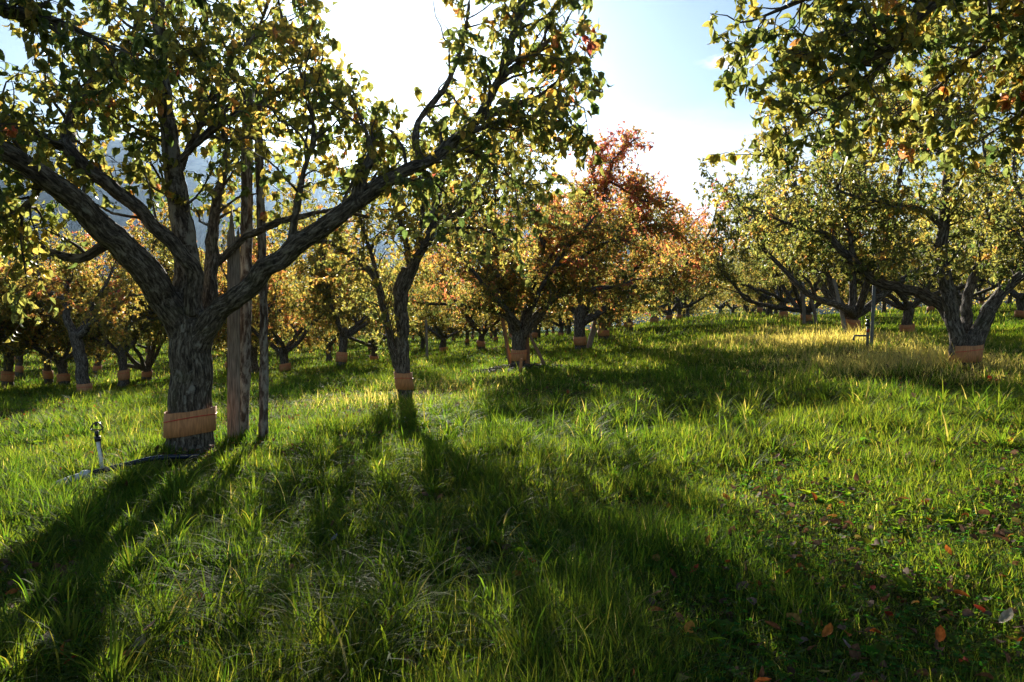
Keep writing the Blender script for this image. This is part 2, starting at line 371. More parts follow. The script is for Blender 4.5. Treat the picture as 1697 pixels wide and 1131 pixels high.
def leaves(name, P, D, NN, S, C, mat, parent, rng, tmpl, curl=(0.3, 2.3), wid=(.7, 1.1)):
    tv, tt = tmpl; n = len(P); k = len(tv)
    D = unit(D); Zz = unit(NN - (NN * D).sum(1, keepdims=True) * D); X = np.cross(D, Zz)
    cu = rng.uniform(curl[0], curl[1], n); fo = rng.uniform(.2, 1.9, n); wd = rng.uniform(*wid, n); tw = rng.uniform(-.5, .5, n)
    V = np.zeros((n, k, 3))
    for i, (x, y, z) in enumerate(tv):
        a = cu * y
        a = np.where(np.abs(a) < 1e-3, 1e-3, a); yy = y * (np.sin(a) / a); zz = -y * (1 - np.cos(a)) / a + z * fo
        xx = x * wd; xr = xx * np.cos(tw * y) - zz * 0
        V[:, i] = P + S[:, None] * (xr[:, None] * X + yy[:, None] * D + (zz + xx * np.sin(tw * y))[:, None] * Zz)
    T = (tt[None] + (np.arange(n) * k)[:, None, None]).reshape(-1, 3)
    return mesh_np(name, V.reshape(-1, 3), T, mat, parent, {'tint': ('FLOAT_COLOR', np.repeat(C, k, 0))})

# ------------------------------------------------------------------ trees
def resample(pts, rad, step=0.10, wob=0.0, rng=None):
    P = np.array([tuple(p) for p in pts], float); R = np.array(rad, float)
    if len(P) > 2:                                   # Catmull-Rom through the given points
        Q = np.concatenate([[2 * P[0] - P[1]], P, [2 * P[-1] - P[-2]]]); o_, r_ = [], []
        for i in range(len(P) - 1):
            p0, p1, p2, p3 = Q[i:i + 4]; m_ = max(2, int(np.linalg.norm(p2 - p1) / step))
            for f in np.arange(m_) / m_:
                o_.append(.5 * ((2 * p1) + (-p0 + p2) * f + (2 * p0 - 5 * p1 + 4 * p2 - p3) * f * f + (-p0 + 3 * p1 - 3 * p2 + p3) * f ** 3))
                r_.append(R[i] * (1 - f) + R[i + 1] * f)
        o_.append(P[-1]); r_.append(R[-1]); P, R = np.array(o_), np.array(r_)
    if wob and rng is not None and len(P) > 4:
        w = rng.normal(0, 1, (len(P), 3)); kk = np.array([.25, .5, .25])
        for c in range(3): w[:, c] = np.convolve(w[:, c], kk, 'same')
        w[0] = 0; P = P + w * wob * np.minimum(R, .06)[:, None] * 2
    return P, R
def shoot(p, d, length, r0, rng, grav, kink, step=.09, r1=.0025):
    n = max(3, int(length / step)); P = [p]; d = d / (np.linalg.norm(d) + 1e-9)
    for i in range(n):
        d = d + rng.normal(0, kink, 3) + np.array([0, 0, grav]); d /= np.linalg.norm(d)
        P.append(P[-1] + d * length / n)
    return np.array(P), np.linspace(r0, r1, n + 1)
def grow(limbs, rng, center, sp1=.2, l1=(.4, 1.2), sp2=.13, l2=(.1, .42), grav1=.02, start=.25, keep=None, rmax=.09, npl=1.0, droop=.06):
    """limbs: list of (P, R, weight). returns branches, leaf anchor arrays"""
    br, tw, LP, LD, LT = [], [], [], [], []
    for (P, R, w) in limbs:
        if w <= 0: continue
        seg = np.linalg.norm(np.diff(P, axis=0), axis=1); s = np.concatenate([[0], np.cumsum(seg)]); Lt = s[-1]
        x = start * Lt if w < 2 else .05
        while x < Lt:
            i = min(np.searchsorted(s, x), len(P) - 1); p = P[i]
            if R[i] < rmax:
                t = unit(P[min(i + 1, len(P) - 1)] - P[max(i - 1, 0)])
                rnd = rng.normal(0, 1, 3); pr = unit(rnd - t * rnd.dot(t))
                ou = p - center; ou[2] *= .3; ou = unit(ou)
                d = pr * 1.0 + t * .55 + np.array([0, 0, .35]) + ou * .35
                ln = rng.uniform(*l1) * (1 - .45 * x / Lt)
                b = shoot(p, d, ln, max(.006, min(R[i] * .5, .016)), rng, rng.choice([grav1, -droop * .5, -droop]), .22)
                if keep is None or (keep(b[0][-1]) and keep(b[0].mean(0))): br.append(b)
            x += sp1 * rng.uniform(.5, 1.5)
        b = shoot(P[-1], P[-1] - P[-2], rng.uniform(*l1) * .7, max(R[-1], .006), rng, 0, .2)
        if keep is None or keep(b[0][-1]): br.append(b)
    for (P, R) in br:
        seg = np.linalg.norm(np.diff(P, axis=0), axis=1); s = np.concatenate([[0], np.cumsum(seg)]); Lt = s[-1]
        x = .12; bt = rng.normal(0, 1)
        while x < Lt + .05:
            i = min(np.searchsorted(s, x), len(P) - 1); t = unit(P[min(i + 1, len(P) - 1)] - P[max(i - 1, 0)])
            rnd = rng.normal(0, 1, 3); d = unit(rnd - t * rnd.dot(t)) + t * .5 + np.array([0, 0, rng.uniform(-.5, .45)])
            T_ = shoot(P[i], d, rng.uniform(*l2) * (1.25 if x > Lt * .8 else 1), .004, rng, rng.choice([.05, -droop, -droop * 3]), .28, step=.06, r1=.0018)
            if keep is None or keep(T_[0][-1]):
                tw.append(T_)
                Pt = T_[0]; sg = np.linalg.norm(Pt[-1] - Pt[0]); nl = max(3, int(rng.uniform(.7, 1.3) * npl * (4 + sg * 26)))
                f = np.sort(rng.rand(nl)) ** .75 * (len(Pt) - 1); a = np.minimum(f.astype(int), len(Pt) - 2); ff = (f - a)[:, None]
                LP.append(Pt[a] * (1 - ff) + Pt[a + 1] * ff); dd = unit(Pt[a + 1] - Pt[a])
                LD.append(dd); LT.append(np.full(nl, bt * .6 + rng.normal(0, .7)))
            x += sp2 * rng.uniform(.5, 1.5)
    return br, tw, np.concatenate(LP), np.concatenate(LD), np.concatenate(LT)

def finish_tree(name, base, limbs, label, cat, group, rng, autumn=(.3, .15, 0.0), leaf=.085, hero=False, band=(.15, .25), r_trunk=None,
                tmpl=LEAF_M, voxel=.014, g=None, tilt_band=0.0, cord=True, thin=1.0, sides=12, rs=.9, clear=.65):
    """limbs: (pts, radii, weight, lichen) in world or local coordinates with the base at `base`; limb 0 is the trunk"""
    base = np.array(tuple(base), float)
    root = empty(name, tuple(base), label, cat, group)
    RL = []; tb = Tubes()
    for k, lb in enumerate(limbs):
        P, R = resample([np.array(tuple(p), float) - base for p in lb[0]], np.array(lb[1]) * rs, .07 if hero else .12, .12 if hero else .25, rng)
        tb.add(P, R, (20 if k == 0 or R.max() > .1 else 12) if hero else (sides if k == 0 else max(6, sides - 4)), lb[3] if len(lb) > 3 else 0, rough=0.0 if hero else .22)
        RL.append((P, R, lb[2]))
    if hero: tb.build_remeshed('trunk', M_BARK, root, voxel, .0065)
    else: tb.build('trunk', M_BARK, root)
    gp = dict(g or {}); top = max(p[0][:, 2].max() for p in RL); allp = np.concatenate([p[0] for p in RL[1:]]); cen = allp.mean(0)
    keep = gp.pop('keep', None)
    if keep: kf = lambda q: keep(q + base) and q[2] > clear
    else: kf = lambda q: q[2] > clear
    br, tw, LP, LD, LT = grow(RL, rng, cen, keep=kf, **gp)
    bt = Tubes()
    for P, R in br: bt.add(P, R, 6, cap=False, rough=.25)
    for P, R in tw: bt.add(P, R, 3, cap=False)
    bt.build('branches', M_BARK, root)
    if thin < 1: k_ = rng.rand(len(LP)) < thin; LP, LD, LT = LP[k_], LD[k_], LT[k_]
    n = len(LP)
    down = np.array([0, 0, -1.0]); D = LD * .45 + rng.normal(0, .55, (n, 3)) + down * rng.uniform(.3, 1.3, (n, 1))
    NN = rng.normal(0, 1, (n, 3)) + np.array([0, 0, .6])
    hz = (LP[:, 2] - 1.2) / max(top - 1.2, .5)
    tt = autumn[0] + autumn[2] * np.clip(hz, 0, 1.2) + autumn[1] * (LT * .75 + rng.normal(0, .55, n))
    print('leaves', n, label[:40])
    leaves('crown', LP, D, NN, leaf * rng.uniform(.6, 1.2, n), leaf_color(tt, rng), M_LEAF, root, rng, tmpl)
    P, R, _ = RL[0]
    if band:
        z0, h = band; sel = np.interp([z0, z0 + h * .5, z0 + h], P[:, 2], np.arange(len(P)))
        pts = [np.array([np.interp(i, np.arange(len(P)), P[:, c]) for c in range(3)]) for i in sel]
        rr = [float(np.interp(i, np.arange(len(P)), R)) for i in sel]; rm = max(rr) * 1.04 + .012
        th = np.linspace(0, 2 * math.pi, 49)[:-1]; V, T = [], []
        wv = 1 + .012 * np.sin(th * 3 + 1) + .006 * np.sin(th * 24)
        for li, (rad, zz) in enumerate([(rm + .000, 0), (rm + .006, 0), (rm + .006, .5), (rm + .006, 1), (rm, 1), (rm, .5)]):
            c = np.array([np.interp(zz * 2, range(3), [q_[k] for q_ in pts]) for k in range(3)])
            V.append(np.stack([c[0] + rad * wv * np.cos(th), c[1] + rad * wv * np.sin(th), c[2] + tilt_band * rad * np.cos(th) + .006 * np.sin(th * 2 + 2) + (.010 * (vnoise(np.stack([th * 2.2, th * 0 + li * 0.01 + base[0], th * 0 + zz], 1)) - .5) if zz != .5 else 0)], 1))
        m_ = 48; a = np.arange(m_); b_ = (a + 1) % m_
        for i in range(6):
            i2 = (i + 1) % 6; T.append(np.stack([i * m_ + a, i * m_ + b_, i2 * m_ + b_, i2 * m_ + a], 1))
        bo = mesh_np('trunk_band', np.concatenate(V), np.concatenate(T), M_CARD, root, k=4, smooth=False)
        if cord:
            ct = Tubes(); c = np.array([np.interp(1.35, range(3), [q_[k] for q_ in pts]) for k in range(3)]); th2 = np.linspace(0, 2 * math.pi, 41)
            w2 = 1 + .012 * np.sin(th2 * 3 + 1); rc = rm + .0095
            pts2 = np.stack([c[0] + rc * w2 * np.cos(th2), c[1] + rc * w2 * np.sin(th2), c[2] + tilt_band * rc * 1.3 * np.cos(th2) + .012 * np.sin(th2 * 1.5)], 1)
            ct.add(pts2, [.0042] * len(pts2), 6, cap=False)
            mesh_np('red_cord', np.concatenate(ct.V), np.concatenate(ct.T), M_CORD, bo)
    return root
def copy_tree(o, parent=None):
    c = o.copy(); COL.objects.link(c)
    if parent: c.parent = parent
    for ch in list(o.children): copy_tree(ch, c)
    return c

def WL(Y, *pts):
    """pixel list (px, py, radius[, Y]) -> points, radii"""
    P, R = [], []
    for q_ in pts: P.append(Wp(q_[0], q_[1], q_[3] if len(q_) > 3 else Y)); R.append(q_[2])
    return P, R

GT = 'orchard pear trees in the row left of the grass lane'
GRT = 'orchard pear trees in the row right of the grass lane'
GB = 'orchard pear trees in the rows further left'
GX_ = 'orchard pear trees in the rows further right'
def right_of(q_): return q_[0] / q_[1] > .24
def off_sun(q_, a=3.3):
    d = Vector(q_) - Vector((0, 0, EYE)); d.normalize()
    if (q_[2] < 2.35 and -3.8 < q_[0] < -1.0) or q_[0] > .82: return False
    return d.angle(pdir(645, 40)) > math.radians(a)

# --- the big tree at the left (7.5 m away)
bA = at_row(315, 7.5)
A = [
 (*WL(7.5, (318, 780, .40), (315, 752, .30), (315, 715, .255), (316, 640, .235), (318, 590, .235), (320, 545, .24), (320, 520, .20)), 0, 0.2),
 (*WL(7.5, (305, 560, .15, 7.48), (272, 495, .16, 7.3), (243, 450, .165, 7.1), (180, 390, .14, 6.8), (120, 330, .12, 6.5), (60, 285, .10, 6.2), (-10, 240, .08, 6.0), (-90, 190, .05, 5.8), (-160, 130, .03, 5.6)), 1, 0),
 (*WL(7.4, (322, 520, .11), (322, 455, .095, 7.3), (288, 405, .08, 7.15), (222, 340, .075, 7.0), (160, 290, .075, 6.85), (112, 242, .072, 6.75), (128, 185, .07), (165, 130, .075), (205, 95, .06), (225, 50, .04), (240, 0, .03), (262, -90, .02)), 1, 0),
 (*WL(6.75, (125, 250, .065), (62, 224, .055), (0, 214, .05), (-60, 205, .04), (-130, 180, .025)), 1, 0),
 (*WL(7.5, (315, 560, .17), (312, 500, .16), (308, 430, .14), (302, 370, .125), (288, 280, .105), (274, 180, .088), (267, 100, .075), (262, 0, .06), (255, -120, .05), (262, -260, .035), (280, -380, .02)), 1, 1.0),
 (*WL(7.7, (342, 540, .10), (350, 450, .085, 7.8), (353, 370, .07, 8.0), (366, 310, .05, 8.2), (376, 250, .045, 8.4), (368, 180, .035, 8.6), (382, 90, .025, 8.8), (400, 0, .018, 9)), 1, .2),
 (*WL(7.4, (296, 268, .045), (340, 228, .045), (385, 192, .04), (430, 172, .035), (475, 150, .028), (510, 178, .022), (570, 195, .015)), 1, 0),
 (*WL(7.3, (325, 570, .16, 7.45), (362, 518, .125, 7.35), (400, 486, .115, 7.2), (470, 422, .108, 7.05), (550, 368, .10, 6.9), (600, 328, .092, 6.85), (650, 293, .07, 6.8), (700, 272, .064, 6.8), (755, 232, .058, 6.8), (798, 188, .052, 6.8), (830, 130, .046, 6.8), (850, 60, .04, 6.85), (872, -10, .034, 6.9), (890, -110, .02, 7)), 1, 0),
 (*WL(6.85, (592, 335, .085), (600, 290, .065), (615, 250, .04), (600, 205, .02)), 1, 0),
 (*WL(7.8, (350, 445, .05, 7.9), (400, 398, .045, 7.8), (450, 372, .042, 7.6), (500, 358, .036, 7.4), (555, 350, .03, 7.2), (610, 360, .02, 7.0)), .0, 0),
 (*WL(6.8, (795, 195, .045), (850, 175, .035, 6.9), (895, 160, .028, 7.0), (940, 120, .02, 7.1), (978, 100, .01, 7.2)), 1, 0),
 (*WL(6.8, (830, 130, .035), (880, 90, .03), (925, 55, .02), (955, 5, .012)), 1, 0),
 (*WL(6.8, (765, 225, .035), (820, 205, .028, 6.7), (870, 195, .022, 6.6), (905, 190, .018, 6.6), (950, 170, .010, 6.6), (985, 150, .006, 6.6)), 1, 0),
 (*WL(6.8, (740, 245, .03), (790, 255, .025, 6.9), (830, 285, .018, 7), (862, 305, .01, 7)), 1, 0),
 (*WL(7.0, (185, 400, .06), (130, 428, .05), (75, 412, .04), (20, 372, .03), (-40, 350, .02)), 1, 0),
 (*WL(6.6, (70, 292, .05, 6.3), (40, 345, .035), (0, 360, .025), (-60, 350, .015)), 1, 0),
 (*WL(7.0, (480, 414, .05), (500, 300, .03, 6.9), (520, 220, .025, 6.9), (500, 130, .02, 7.0), (470, 40, .015, 7.1), (450, -60, .01, 7.2)), 1, 0),
 (*WL(7.0, (288, 300, .05, 7.5), (330, 210, .035, 7.7), (380, 120, .03, 7.7), (430, 40, .022, 7.6), (470, -60, .015, 7.5)), 1, 0),
 (*WL(7.0, (700, 272, .05, 6.8), (690, 210, .035, 7.1), (740, 140, .028, 7.3), (770, 60, .02, 7.4), (780, -40, .012, 7.4)), 1, 0),
]
rng = np.random.RandomState(11)
finish_tree('pear_tree', bA, A, 'big old pear tree at left with thick forked trunk and pale peeling middle stem', 'tree', GT, rng,
            autumn=(.29, .20, .05), leaf=.104, hero=True, band=(.17, .23), tmpl=LEAF_H, voxel=.012, tilt_band=.10, rs=.80,
            g=dict(sp1=.095, l1=(.3, 1.15), sp2=.08, keep=off_sun, droop=.09, start=.15, rmax=.125, npl=.72))

# --- second tree of the left row (12.4 m)
bB = at_row(671, 12.4)
B = [
 (*WL(12.4, (673, 690, .24), (672, 665, .17), (669, 600, .13), (667, 540, .125), (664, 480, .14), (676, 445, .14)), 0, .1),
 (*WL(12.4, (664, 490, .12), (690, 425, .12), (712, 390, .10), (722, 335, .08), (738, 280, .06), (755, 225, .035)), 1, .1),
 (*WL(12.4, (662, 625, .07), (650, 580, .07), (640, 530, .075), (625, 468, .075), (590, 430, .06), (545, 402, .045), (495, 405, .03)), 1, 0),
 (*WL(12.4, (695, 415, .07), (740, 385, .05, 12.2), (790, 378, .04, 12), (835, 395, .025, 11.8)), 1, 0),
 (*WL(12.4, (680, 440, .08), (665, 370, .05, 12.7), (640, 310, .04, 13), (620, 260, .02, 13.2)), 1, 0),
 (*WL(12.4, (715, 380, .06), (760, 330, .04, 12.8), (800, 290, .03, 13), (840, 265, .015, 13)), 1, 0),
 (*WL(12.4, (738, 280, .05), (790, 262, .04, 12.2), (840, 250, .025, 12), (880, 262, .015, 12)), 1, 0),
 (*WL(12.4, (715, 380, .05), (770, 350, .04, 12.0), (830, 330, .025, 11.6), (875, 330, .015, 11.4)), 1, 0),
 (*WL(12.4, (690, 425, .06), (700, 330, .04, 12.9), (690, 260, .025, 13.2)), 1, 0),
 (*WL(12.4, (628, 475, .05), (600, 370, .035, 12.2), (580, 320, .025, 12), (560, 290, .015, 12)), 1, 0),
]
finish_tree('pear_tree', bB, B, 'slim pear tree with thin second stem on its left, right of the posts', 'tree', GT, np.random.RandomState(12),
            autumn=(.40, .16, 0), leaf=.085, hero=True, band=(.16, .26), voxel=.014, tilt_band=-.06, rs=.78,
            g=dict(sp1=.075, l1=(.35, 1.25), sp2=.085, start=.2, rmax=.12, npl=1.0))
# --- third tree with leaning props
bC = at_row(860, 19.3)
C_ = [
 (*WL(19.3, (860, 645, .30), (860, 625, .22), (858, 585, .19), (861, 552, .22), (862, 542, .2)), 0, 0),
 (*WL(19.3, (866, 560, .13), (885, 527, .12), (908, 505, .10), (940, 482, .08), (995, 478, .06), (1040, 470, .04)), 1, 0),
 (*WL(19.3, (855, 555, .11), (842, 530, .09), (818, 515, .08), (780, 508, .06), (725, 505, .04, 19), (690, 500, .03, 18.8)), 1, 0),
 (*WL(19.3, (858, 555, .11), (838, 500, .08), (848, 440, .06, 19.6), (830, 385, .04, 20)), 1, 0),
 (*WL(19.3, (866, 550, .11), (880, 480, .08), (900, 415, .05), (912, 360, .03)), 1, 0),
 (*WL(19.3, (860, 550, .10), (850, 525, .08, 18.6), (800, 470, .06, 18), (760, 420, .03, 17.8)), 1, 0),
 (*WL(19.3, (866, 552, .10), (895, 480, .07, 18.8), (940, 410, .05, 18.4), (985, 360, .03, 18.2)), 1, 0),
 (*WL(19.3, (880, 480, .06), (930, 400, .05, 19.6), (970, 360, .035, 19.6), (1010, 365, .02, 19.6)), 1, 0),
 (*WL(19.3, (900, 415, .05), (890, 370, .035, 19), (860, 345, .02, 18.8)), 1, 0),
 (*WL(19.3, (905, 480, .07, 19.2), (960, 430, .05, 19), (1010, 400, .035, 18.8), (1040, 400, .02, 18.6)), 1, 0),
 (*WL(19.3, (838, 500, .06), (790, 400, .05, 19.6), (800, 355, .03, 19.8)), 1, 0),
 (*WL(19.3, (860, 552, .10), (820, 450, .07, 19), (780, 390, .05, 19), (750, 350, .03, 19)), 1, 0),
 (*WL(19.3, (866, 552, .10), (900, 520, .07, 20), (950, 440, .05, 20.6), (985, 390, .03, 21)), 1, 0),
]
finish_tree('pear_tree', bC, C_, 'spreading yellow and orange pear tree propped by leaning poles, dark mulch round its foot', 'tree', GT, np.random.RandomState(13),
            autumn=(.42, .24, .08), leaf=.09, band=(.18, .26), sides=16, clear=1.35, rs=.85, g=dict(sp1=.06, l1=(.35, 1.4), sp2=.08, start=.12, rmax=.13, npl=1.2))
# --- fourth, the tall red-topped one
bD = at_row(962, 26.5)
D_ = [
 (*WL(26.5, (962, 600, .24), (962, 580, .22), (960, 545, .21), (965, 515, .24), (967, 505, .2)), 0, 0),
 (*WL(26.5, (966, 535, .16), (992, 522, .14), (1015, 505, .13), (1040, 480, .09), (1070, 468, .06), (1095, 455, .03)), 1, 0),
 (*WL(26.5, (966, 515, .16), (985, 450, .12), (984, 395, .10), (1000, 330, .08), (1015, 270, .05), (1050, 232, .03)), 1, 0),
 (*WL(26.5, (960, 525, .12), (938, 500, .09), (905, 470, .06), (890, 420, .03)), 1, 0),
 (*WL(26.5, (966, 515, .12), (950, 450, .09, 27), (955, 390, .06, 27.5), (970, 330, .04, 28)), 1, 0),
 (*WL(26.5, (985, 440, .08), (1020, 400, .06), (1050, 350, .04), (1060, 310, .03)), 1, 0),
 (*WL(26.5, (990, 400, .08), (1050, 380, .06), (1100, 375, .04), (1140, 400, .03)), 1, 0),
 (*WL(26.5, (1010, 300, .05), (1060, 330, .04, 26), (1100, 335, .03, 26)), 1, 0),
 (*WL(26.5, (984, 420, .07), (940, 380, .05, 26), (910, 340, .03, 26)), 1, 0),
 (*WL(26.5, (984, 395, .07), (965, 340, .05), (985, 280, .03), (1000, 245, .02)), 1, 0),
]
finish_tree('pear_tree', bD, D_, 'tallest red topped pear tree, standing out against the sky left of the lane', 'tree', GT, np.random.RandomState(14),
            autumn=(.38, .24, .42), leaf=.105, band=(.2, .28), sides=14, g=dict(sp1=.055, l1=(.4, 1.5), sp2=.08, start=.08, rmax=.15, npl=1.15))
# --- right row, nearest with its trunk in view
bR = at_row(1598, 12.0)
R_ = [
 (*WL(12, (1598, 635, .38), (1598, 612, .29), (1599, 590, .26), (1602, 570, .27), (1604, 558, .2)), 0, .1),
 (*WL(12, (1588, 590, .15), (1580, 530, .145), (1568, 470, .135), (1560, 410, .12), (1566, 340, .095), (1572, 255, .075), (1568, 180, .06), (1560, 110, .045), (1545, 40, .03)), 1, .3),
 (*WL(12, (1608, 590, .18), (1632, 528, .15), (1665, 482, .11), (1710, 440, .08), (1765, 395, .05), (1800, 330, .03)), 1, 0),
 (*WL(12, (1606, 580, .15), (1602, 500, .10, 12.6), (1625, 420, .08, 13), (1640, 330, .06, 13.3), (1630, 240, .04, 13.5)), 1, 0),
 (*WL(12.4, (1590, 560, .13, 12.2), (1560, 508, .12), (1515, 482, .11), (1452, 468, .10), (1400, 420, .085), (1362, 386, .065), (1310, 372, .04), (1265, 352, .02)), 1, 0),
 (*WL(12, (1568, 380, .07), (1520, 345, .05), (1460, 335, .04), (1400, 320, .03), (1340, 290, .02)), 1, 0),
 (*WL(12, (1572, 250, .06), (1600, 200, .045), (1650, 160, .035), (1700, 130, .02)), 1, 0),
 (*WL(12.4, (1420, 440, .06), (1400, 360, .045, 12.6), (1380, 290, .035, 12.8), (1350, 240, .02, 13)), 1, 0),
 (*WL(12, (1572, 270, .05), (1530, 215, .04, 12.4), (1490, 180, .03, 12.8)), 1, 0),
 (*WL(12.2, (1545, 230, .05), (1480, 190, .04), (1420, 200, .03), (1360, 190, .02)), 1, 0),
 (*WL(12.2, (1572, 250, .05), (1600, 120, .04), (1620, 40, .03)), 1, 0),
 (*WL(12, (1700, 445, .06), (1700, 360, .045), (1680, 280, .03), (1690, 220, .02)), 1, 0),
]
finish_tree('pear_tree', bR, R_, 'big pear tree at right, orange band and a long dark limb reaching left', 'tree', GRT, np.random.RandomState(15),
            autumn=(.31, .19, .04), leaf=.09, hero=True, band=(.10, .25), tmpl=LEAF_M, voxel=.015, tilt_band=.05, clear=1.3, rs=.74,
            g=dict(sp1=.07, l1=(.35, 1.3), sp2=.075, start=.12, rmax=.14, npl=1.1))
# --- trees whose trunks stand just outside the frame; their crowns hang into it
b0 = Vector((5.0, 4.2, gz(5.0, 4.2)))
R0 = [
 ([b0 - Vector((0, 0, .1)), b0 + Vector((0, 0, .5)), b0 + Vector((.02, 0, 1.0))], [.25, .22, .2], 0, 0),
 ([b0 + Vector((0, 0, .9)), b0 + Vector((-.35, .2, 1.6))] + WL(5, (1720, -10, 0), (1640, -20, 0), (1560, -15, 0), (1512, 25, 0), (1490, 65, 0), (1450, 88, 0), (1415, 110, 0))[0], [.12, .10, .085, .075, .065, .055, .045, .035, .02], 1, 0),
 ([b0 + Vector((0, 0, .9)), b0 + Vector((-.2, .5, 1.9))] + WL(5.3, (1650, -140, 0), (1500, -90, 0), (1400, -30, 0), (1330, 0, 0), (1270, 25, 0))[0], [.12, .09, .07, .05, .035, .02, .01], 1, 0),
 ([b0 + Vector((0, 0, .9)), b0 + Vector((.1, .6, 1.6))] + WL(5.4, (1800, 120, 0), (1740, 150, 0), (1690, 190, 0), (1650, 215, 0))[0], [.1, .08, .05, .03, .02, .01], 1, 0),
 (WL(5.2, (1505, 45, 0), (1460, 110, 0), (1410, 150, 0), (1350, 185, 0))[0], [.04, .03, .02, .01], 2, 0),
 ([b0 + Vector((0, 0, .9)), b0 + Vector((-.3, .3, 1.9))] + WL(5.6, (1760, 0, 0), (1690, 40, 0), (1620, 90, 0), (1570, 130, 0))[0], [.1, .08, .05, .035, .022, .012], 1, 0),
 ([b0 + Vector((0, 0, .9)), b0 + Vector((.5, -.3, 2.0)), b0 + Vector((.9, -.5, 3.2))], [.1, .07, .03], 1, 0),
 ([b0 + Vector((0, 0, .9)), b0 + Vector((.7, .6, 1.9)), b0 + Vector((1.1, 1.1, 3.2))], [.1, .07, .03], 1, 0),
]
finish_tree('pear_tree', b0, R0, 'nearest pear tree at top right, only its leafy overhanging branches in the frame', 'tree', GRT, np.random.RandomState(16),
            autumn=(.32, .19, 0), leaf=.09, tmpl=LEAF_H, band=(.15, .25), sides=16, g=dict(keep=right_of, sp1=.06, l1=(.25, .85), sp2=.075, start=.35, rmax=.09, npl=1.25))
b1 = Vector((-4.6, 3.4, gz(-4.6, 3.4)))
L0 = [
 ([b1 - Vector((0, 0, .1)), b1 + Vector((0, 0, .5)), b1 + Vector((.02, 0, 1.0))], [.25, .22, .2], 0, 0),
 ([b1 + Vector((0, 0, .9)), b1 + Vector((.4, .5, 1.9))] + WL(4.9, (-90, -10, 0), (10, 20, 0), (90, 35, 0), (150, 60, 0))[0], [.12, .09, .07, .05, .03, .015], 1, 0),
 ([b1 + Vector((0, 0, .9)), b1 + Vector((.2, .6, 1.9))] + WL(5.2, (-60, -120, 0), (80, -80, 0), (200, -40, 0), (290, -20, 0))[0], [.12, .09, .07, .05, .03, .015], 1, 0),
 ([b1 + Vector((0, 0, .9)), b1 + Vector((-.6, -.3, 2.0)), b1 + Vector((-1.1, -.5, 3.2))], [.1, .07, .03], 1, 0),
]
finish_tree('pear_tree', b1, L0, 'near pear tree at left, only big shaded leaves hanging in at top left', 'tree', GT, np.random.RandomState(17),
            autumn=(.24, .16, 0), leaf=.09, tmpl=LEAF_H, band=(.15, .25), sides=16, g=dict(sp1=.07, l1=(.2, .7), sp2=.075, start=.35, rmax=.09, npl=1.25))
# --- far-left tree with a crooked limb
bL = at_row(140, 21.5)
LL = [
 (*WL(21.5, (141, 685, .26), (140, 660, .24), (134, 610, .22), (128, 575, .21), (126, 550, .2)), 0, .1),
 (*WL(21.5, (128, 570, .16), (115, 535, .15), (100, 495, .13), (75, 482, .09), (65, 460, .06), (60, 420, .04)), 1, .3),
 (*WL(21.5, (128, 560, .14), (145, 525, .09, 22), (170, 480, .07, 22.4), (190, 440, .04, 22.8)), 1, .3),
 (*WL(21.5, (128, 560, .14), (155, 535, .09, 21), (185, 515, .06, 20.6), (215, 490, .04, 20)), 1, .3),
 (*WL(21.5, (105, 500, .09), (120, 450, .06, 21), (130, 420, .03, 20.8)), 1, 0),
]
finish_tree('pear_tree', bL, LL, 'bare crooked limbed pear tree at far left with tan band, left of the big trunk', 'tree', GB, np.random.RandomState(18),
            autumn=(.50, .15, 0), leaf=.095, band=(.05, .30), sides=14, rs=.72, g=dict(sp1=.08, l1=(.4, 1.4), sp2=.08, start=.25, rmax=.14, npl=1.4))

# --- procedural pear trees for the rest of the rows
def auto_limbs(rng, H, R, fork, r0, n):
    lean = rng.normal(0, .06, 2); T0 = [np.array([0, 0, -.15]), np.array([0, 0, .05]), np.array([lean[0] * .5, lean[1] * .5, fork * .5]), np.array([lean[0], lean[1], fork]), np.array([lean[0], lean[1], fork + .12])]
    ls = [(T0, [r0 * 1.6, r0 * 1.25, r0 * .92, r0 * 1.0, r0 * .7], 0, 0)]
    a0 = rng.uniform(0, 6.28)
    for k in range(n):
        a = a0 + k * 2 * math.pi / n + rng.normal(0, .25); p = T0[3] + np.array([0, 0, -.12]); el = rng.uniform(.45, .85); Ln = rng.uniform(.8, 1.1); P = [p]; st = .35
        m_ = int(round(math.hypot(R, H - fork) * .90 * Ln / st))
        for i in range(m_):
            el += rng.normal(.035, .13); el = min(max(el, .12), 1.35); a += rng.normal(0, .16)
            p = p + st * np.array([math.cos(a) * math.cos(el), math.sin(a) * math.cos(el), math.sin(el)]); P.append(p)
        rad = np.linspace(r0 * .55, .022, len(P)); ls.append((P, rad, 1, 0.2 if rng.rand() < .3 else 0))
        for s_ in range(3):
            i = rng.randint(max(2, m_ // 4), max(3, m_ - 2)); q_ = P[i]; a2 = a + rng.choice([-1, 1]) * rng.uniform(.5, 1.2); e2 = rng.uniform(.1, 1.0); Q = [q_]
            for j in range(rng.randint(3, 6)):
                e2 += rng.normal(.05, .15); a2 += rng.normal(0, .2)
                q_ = q_ + .3 * np.array([math.cos(a2) * math.cos(e2), math.sin(a2) * math.cos(e2), math.sin(e2)]); Q.append(q_)
            ls.append((Q, np.linspace(rad[i] * .7, .015, len(Q)), 1, 0))
    return ls
protos = {}
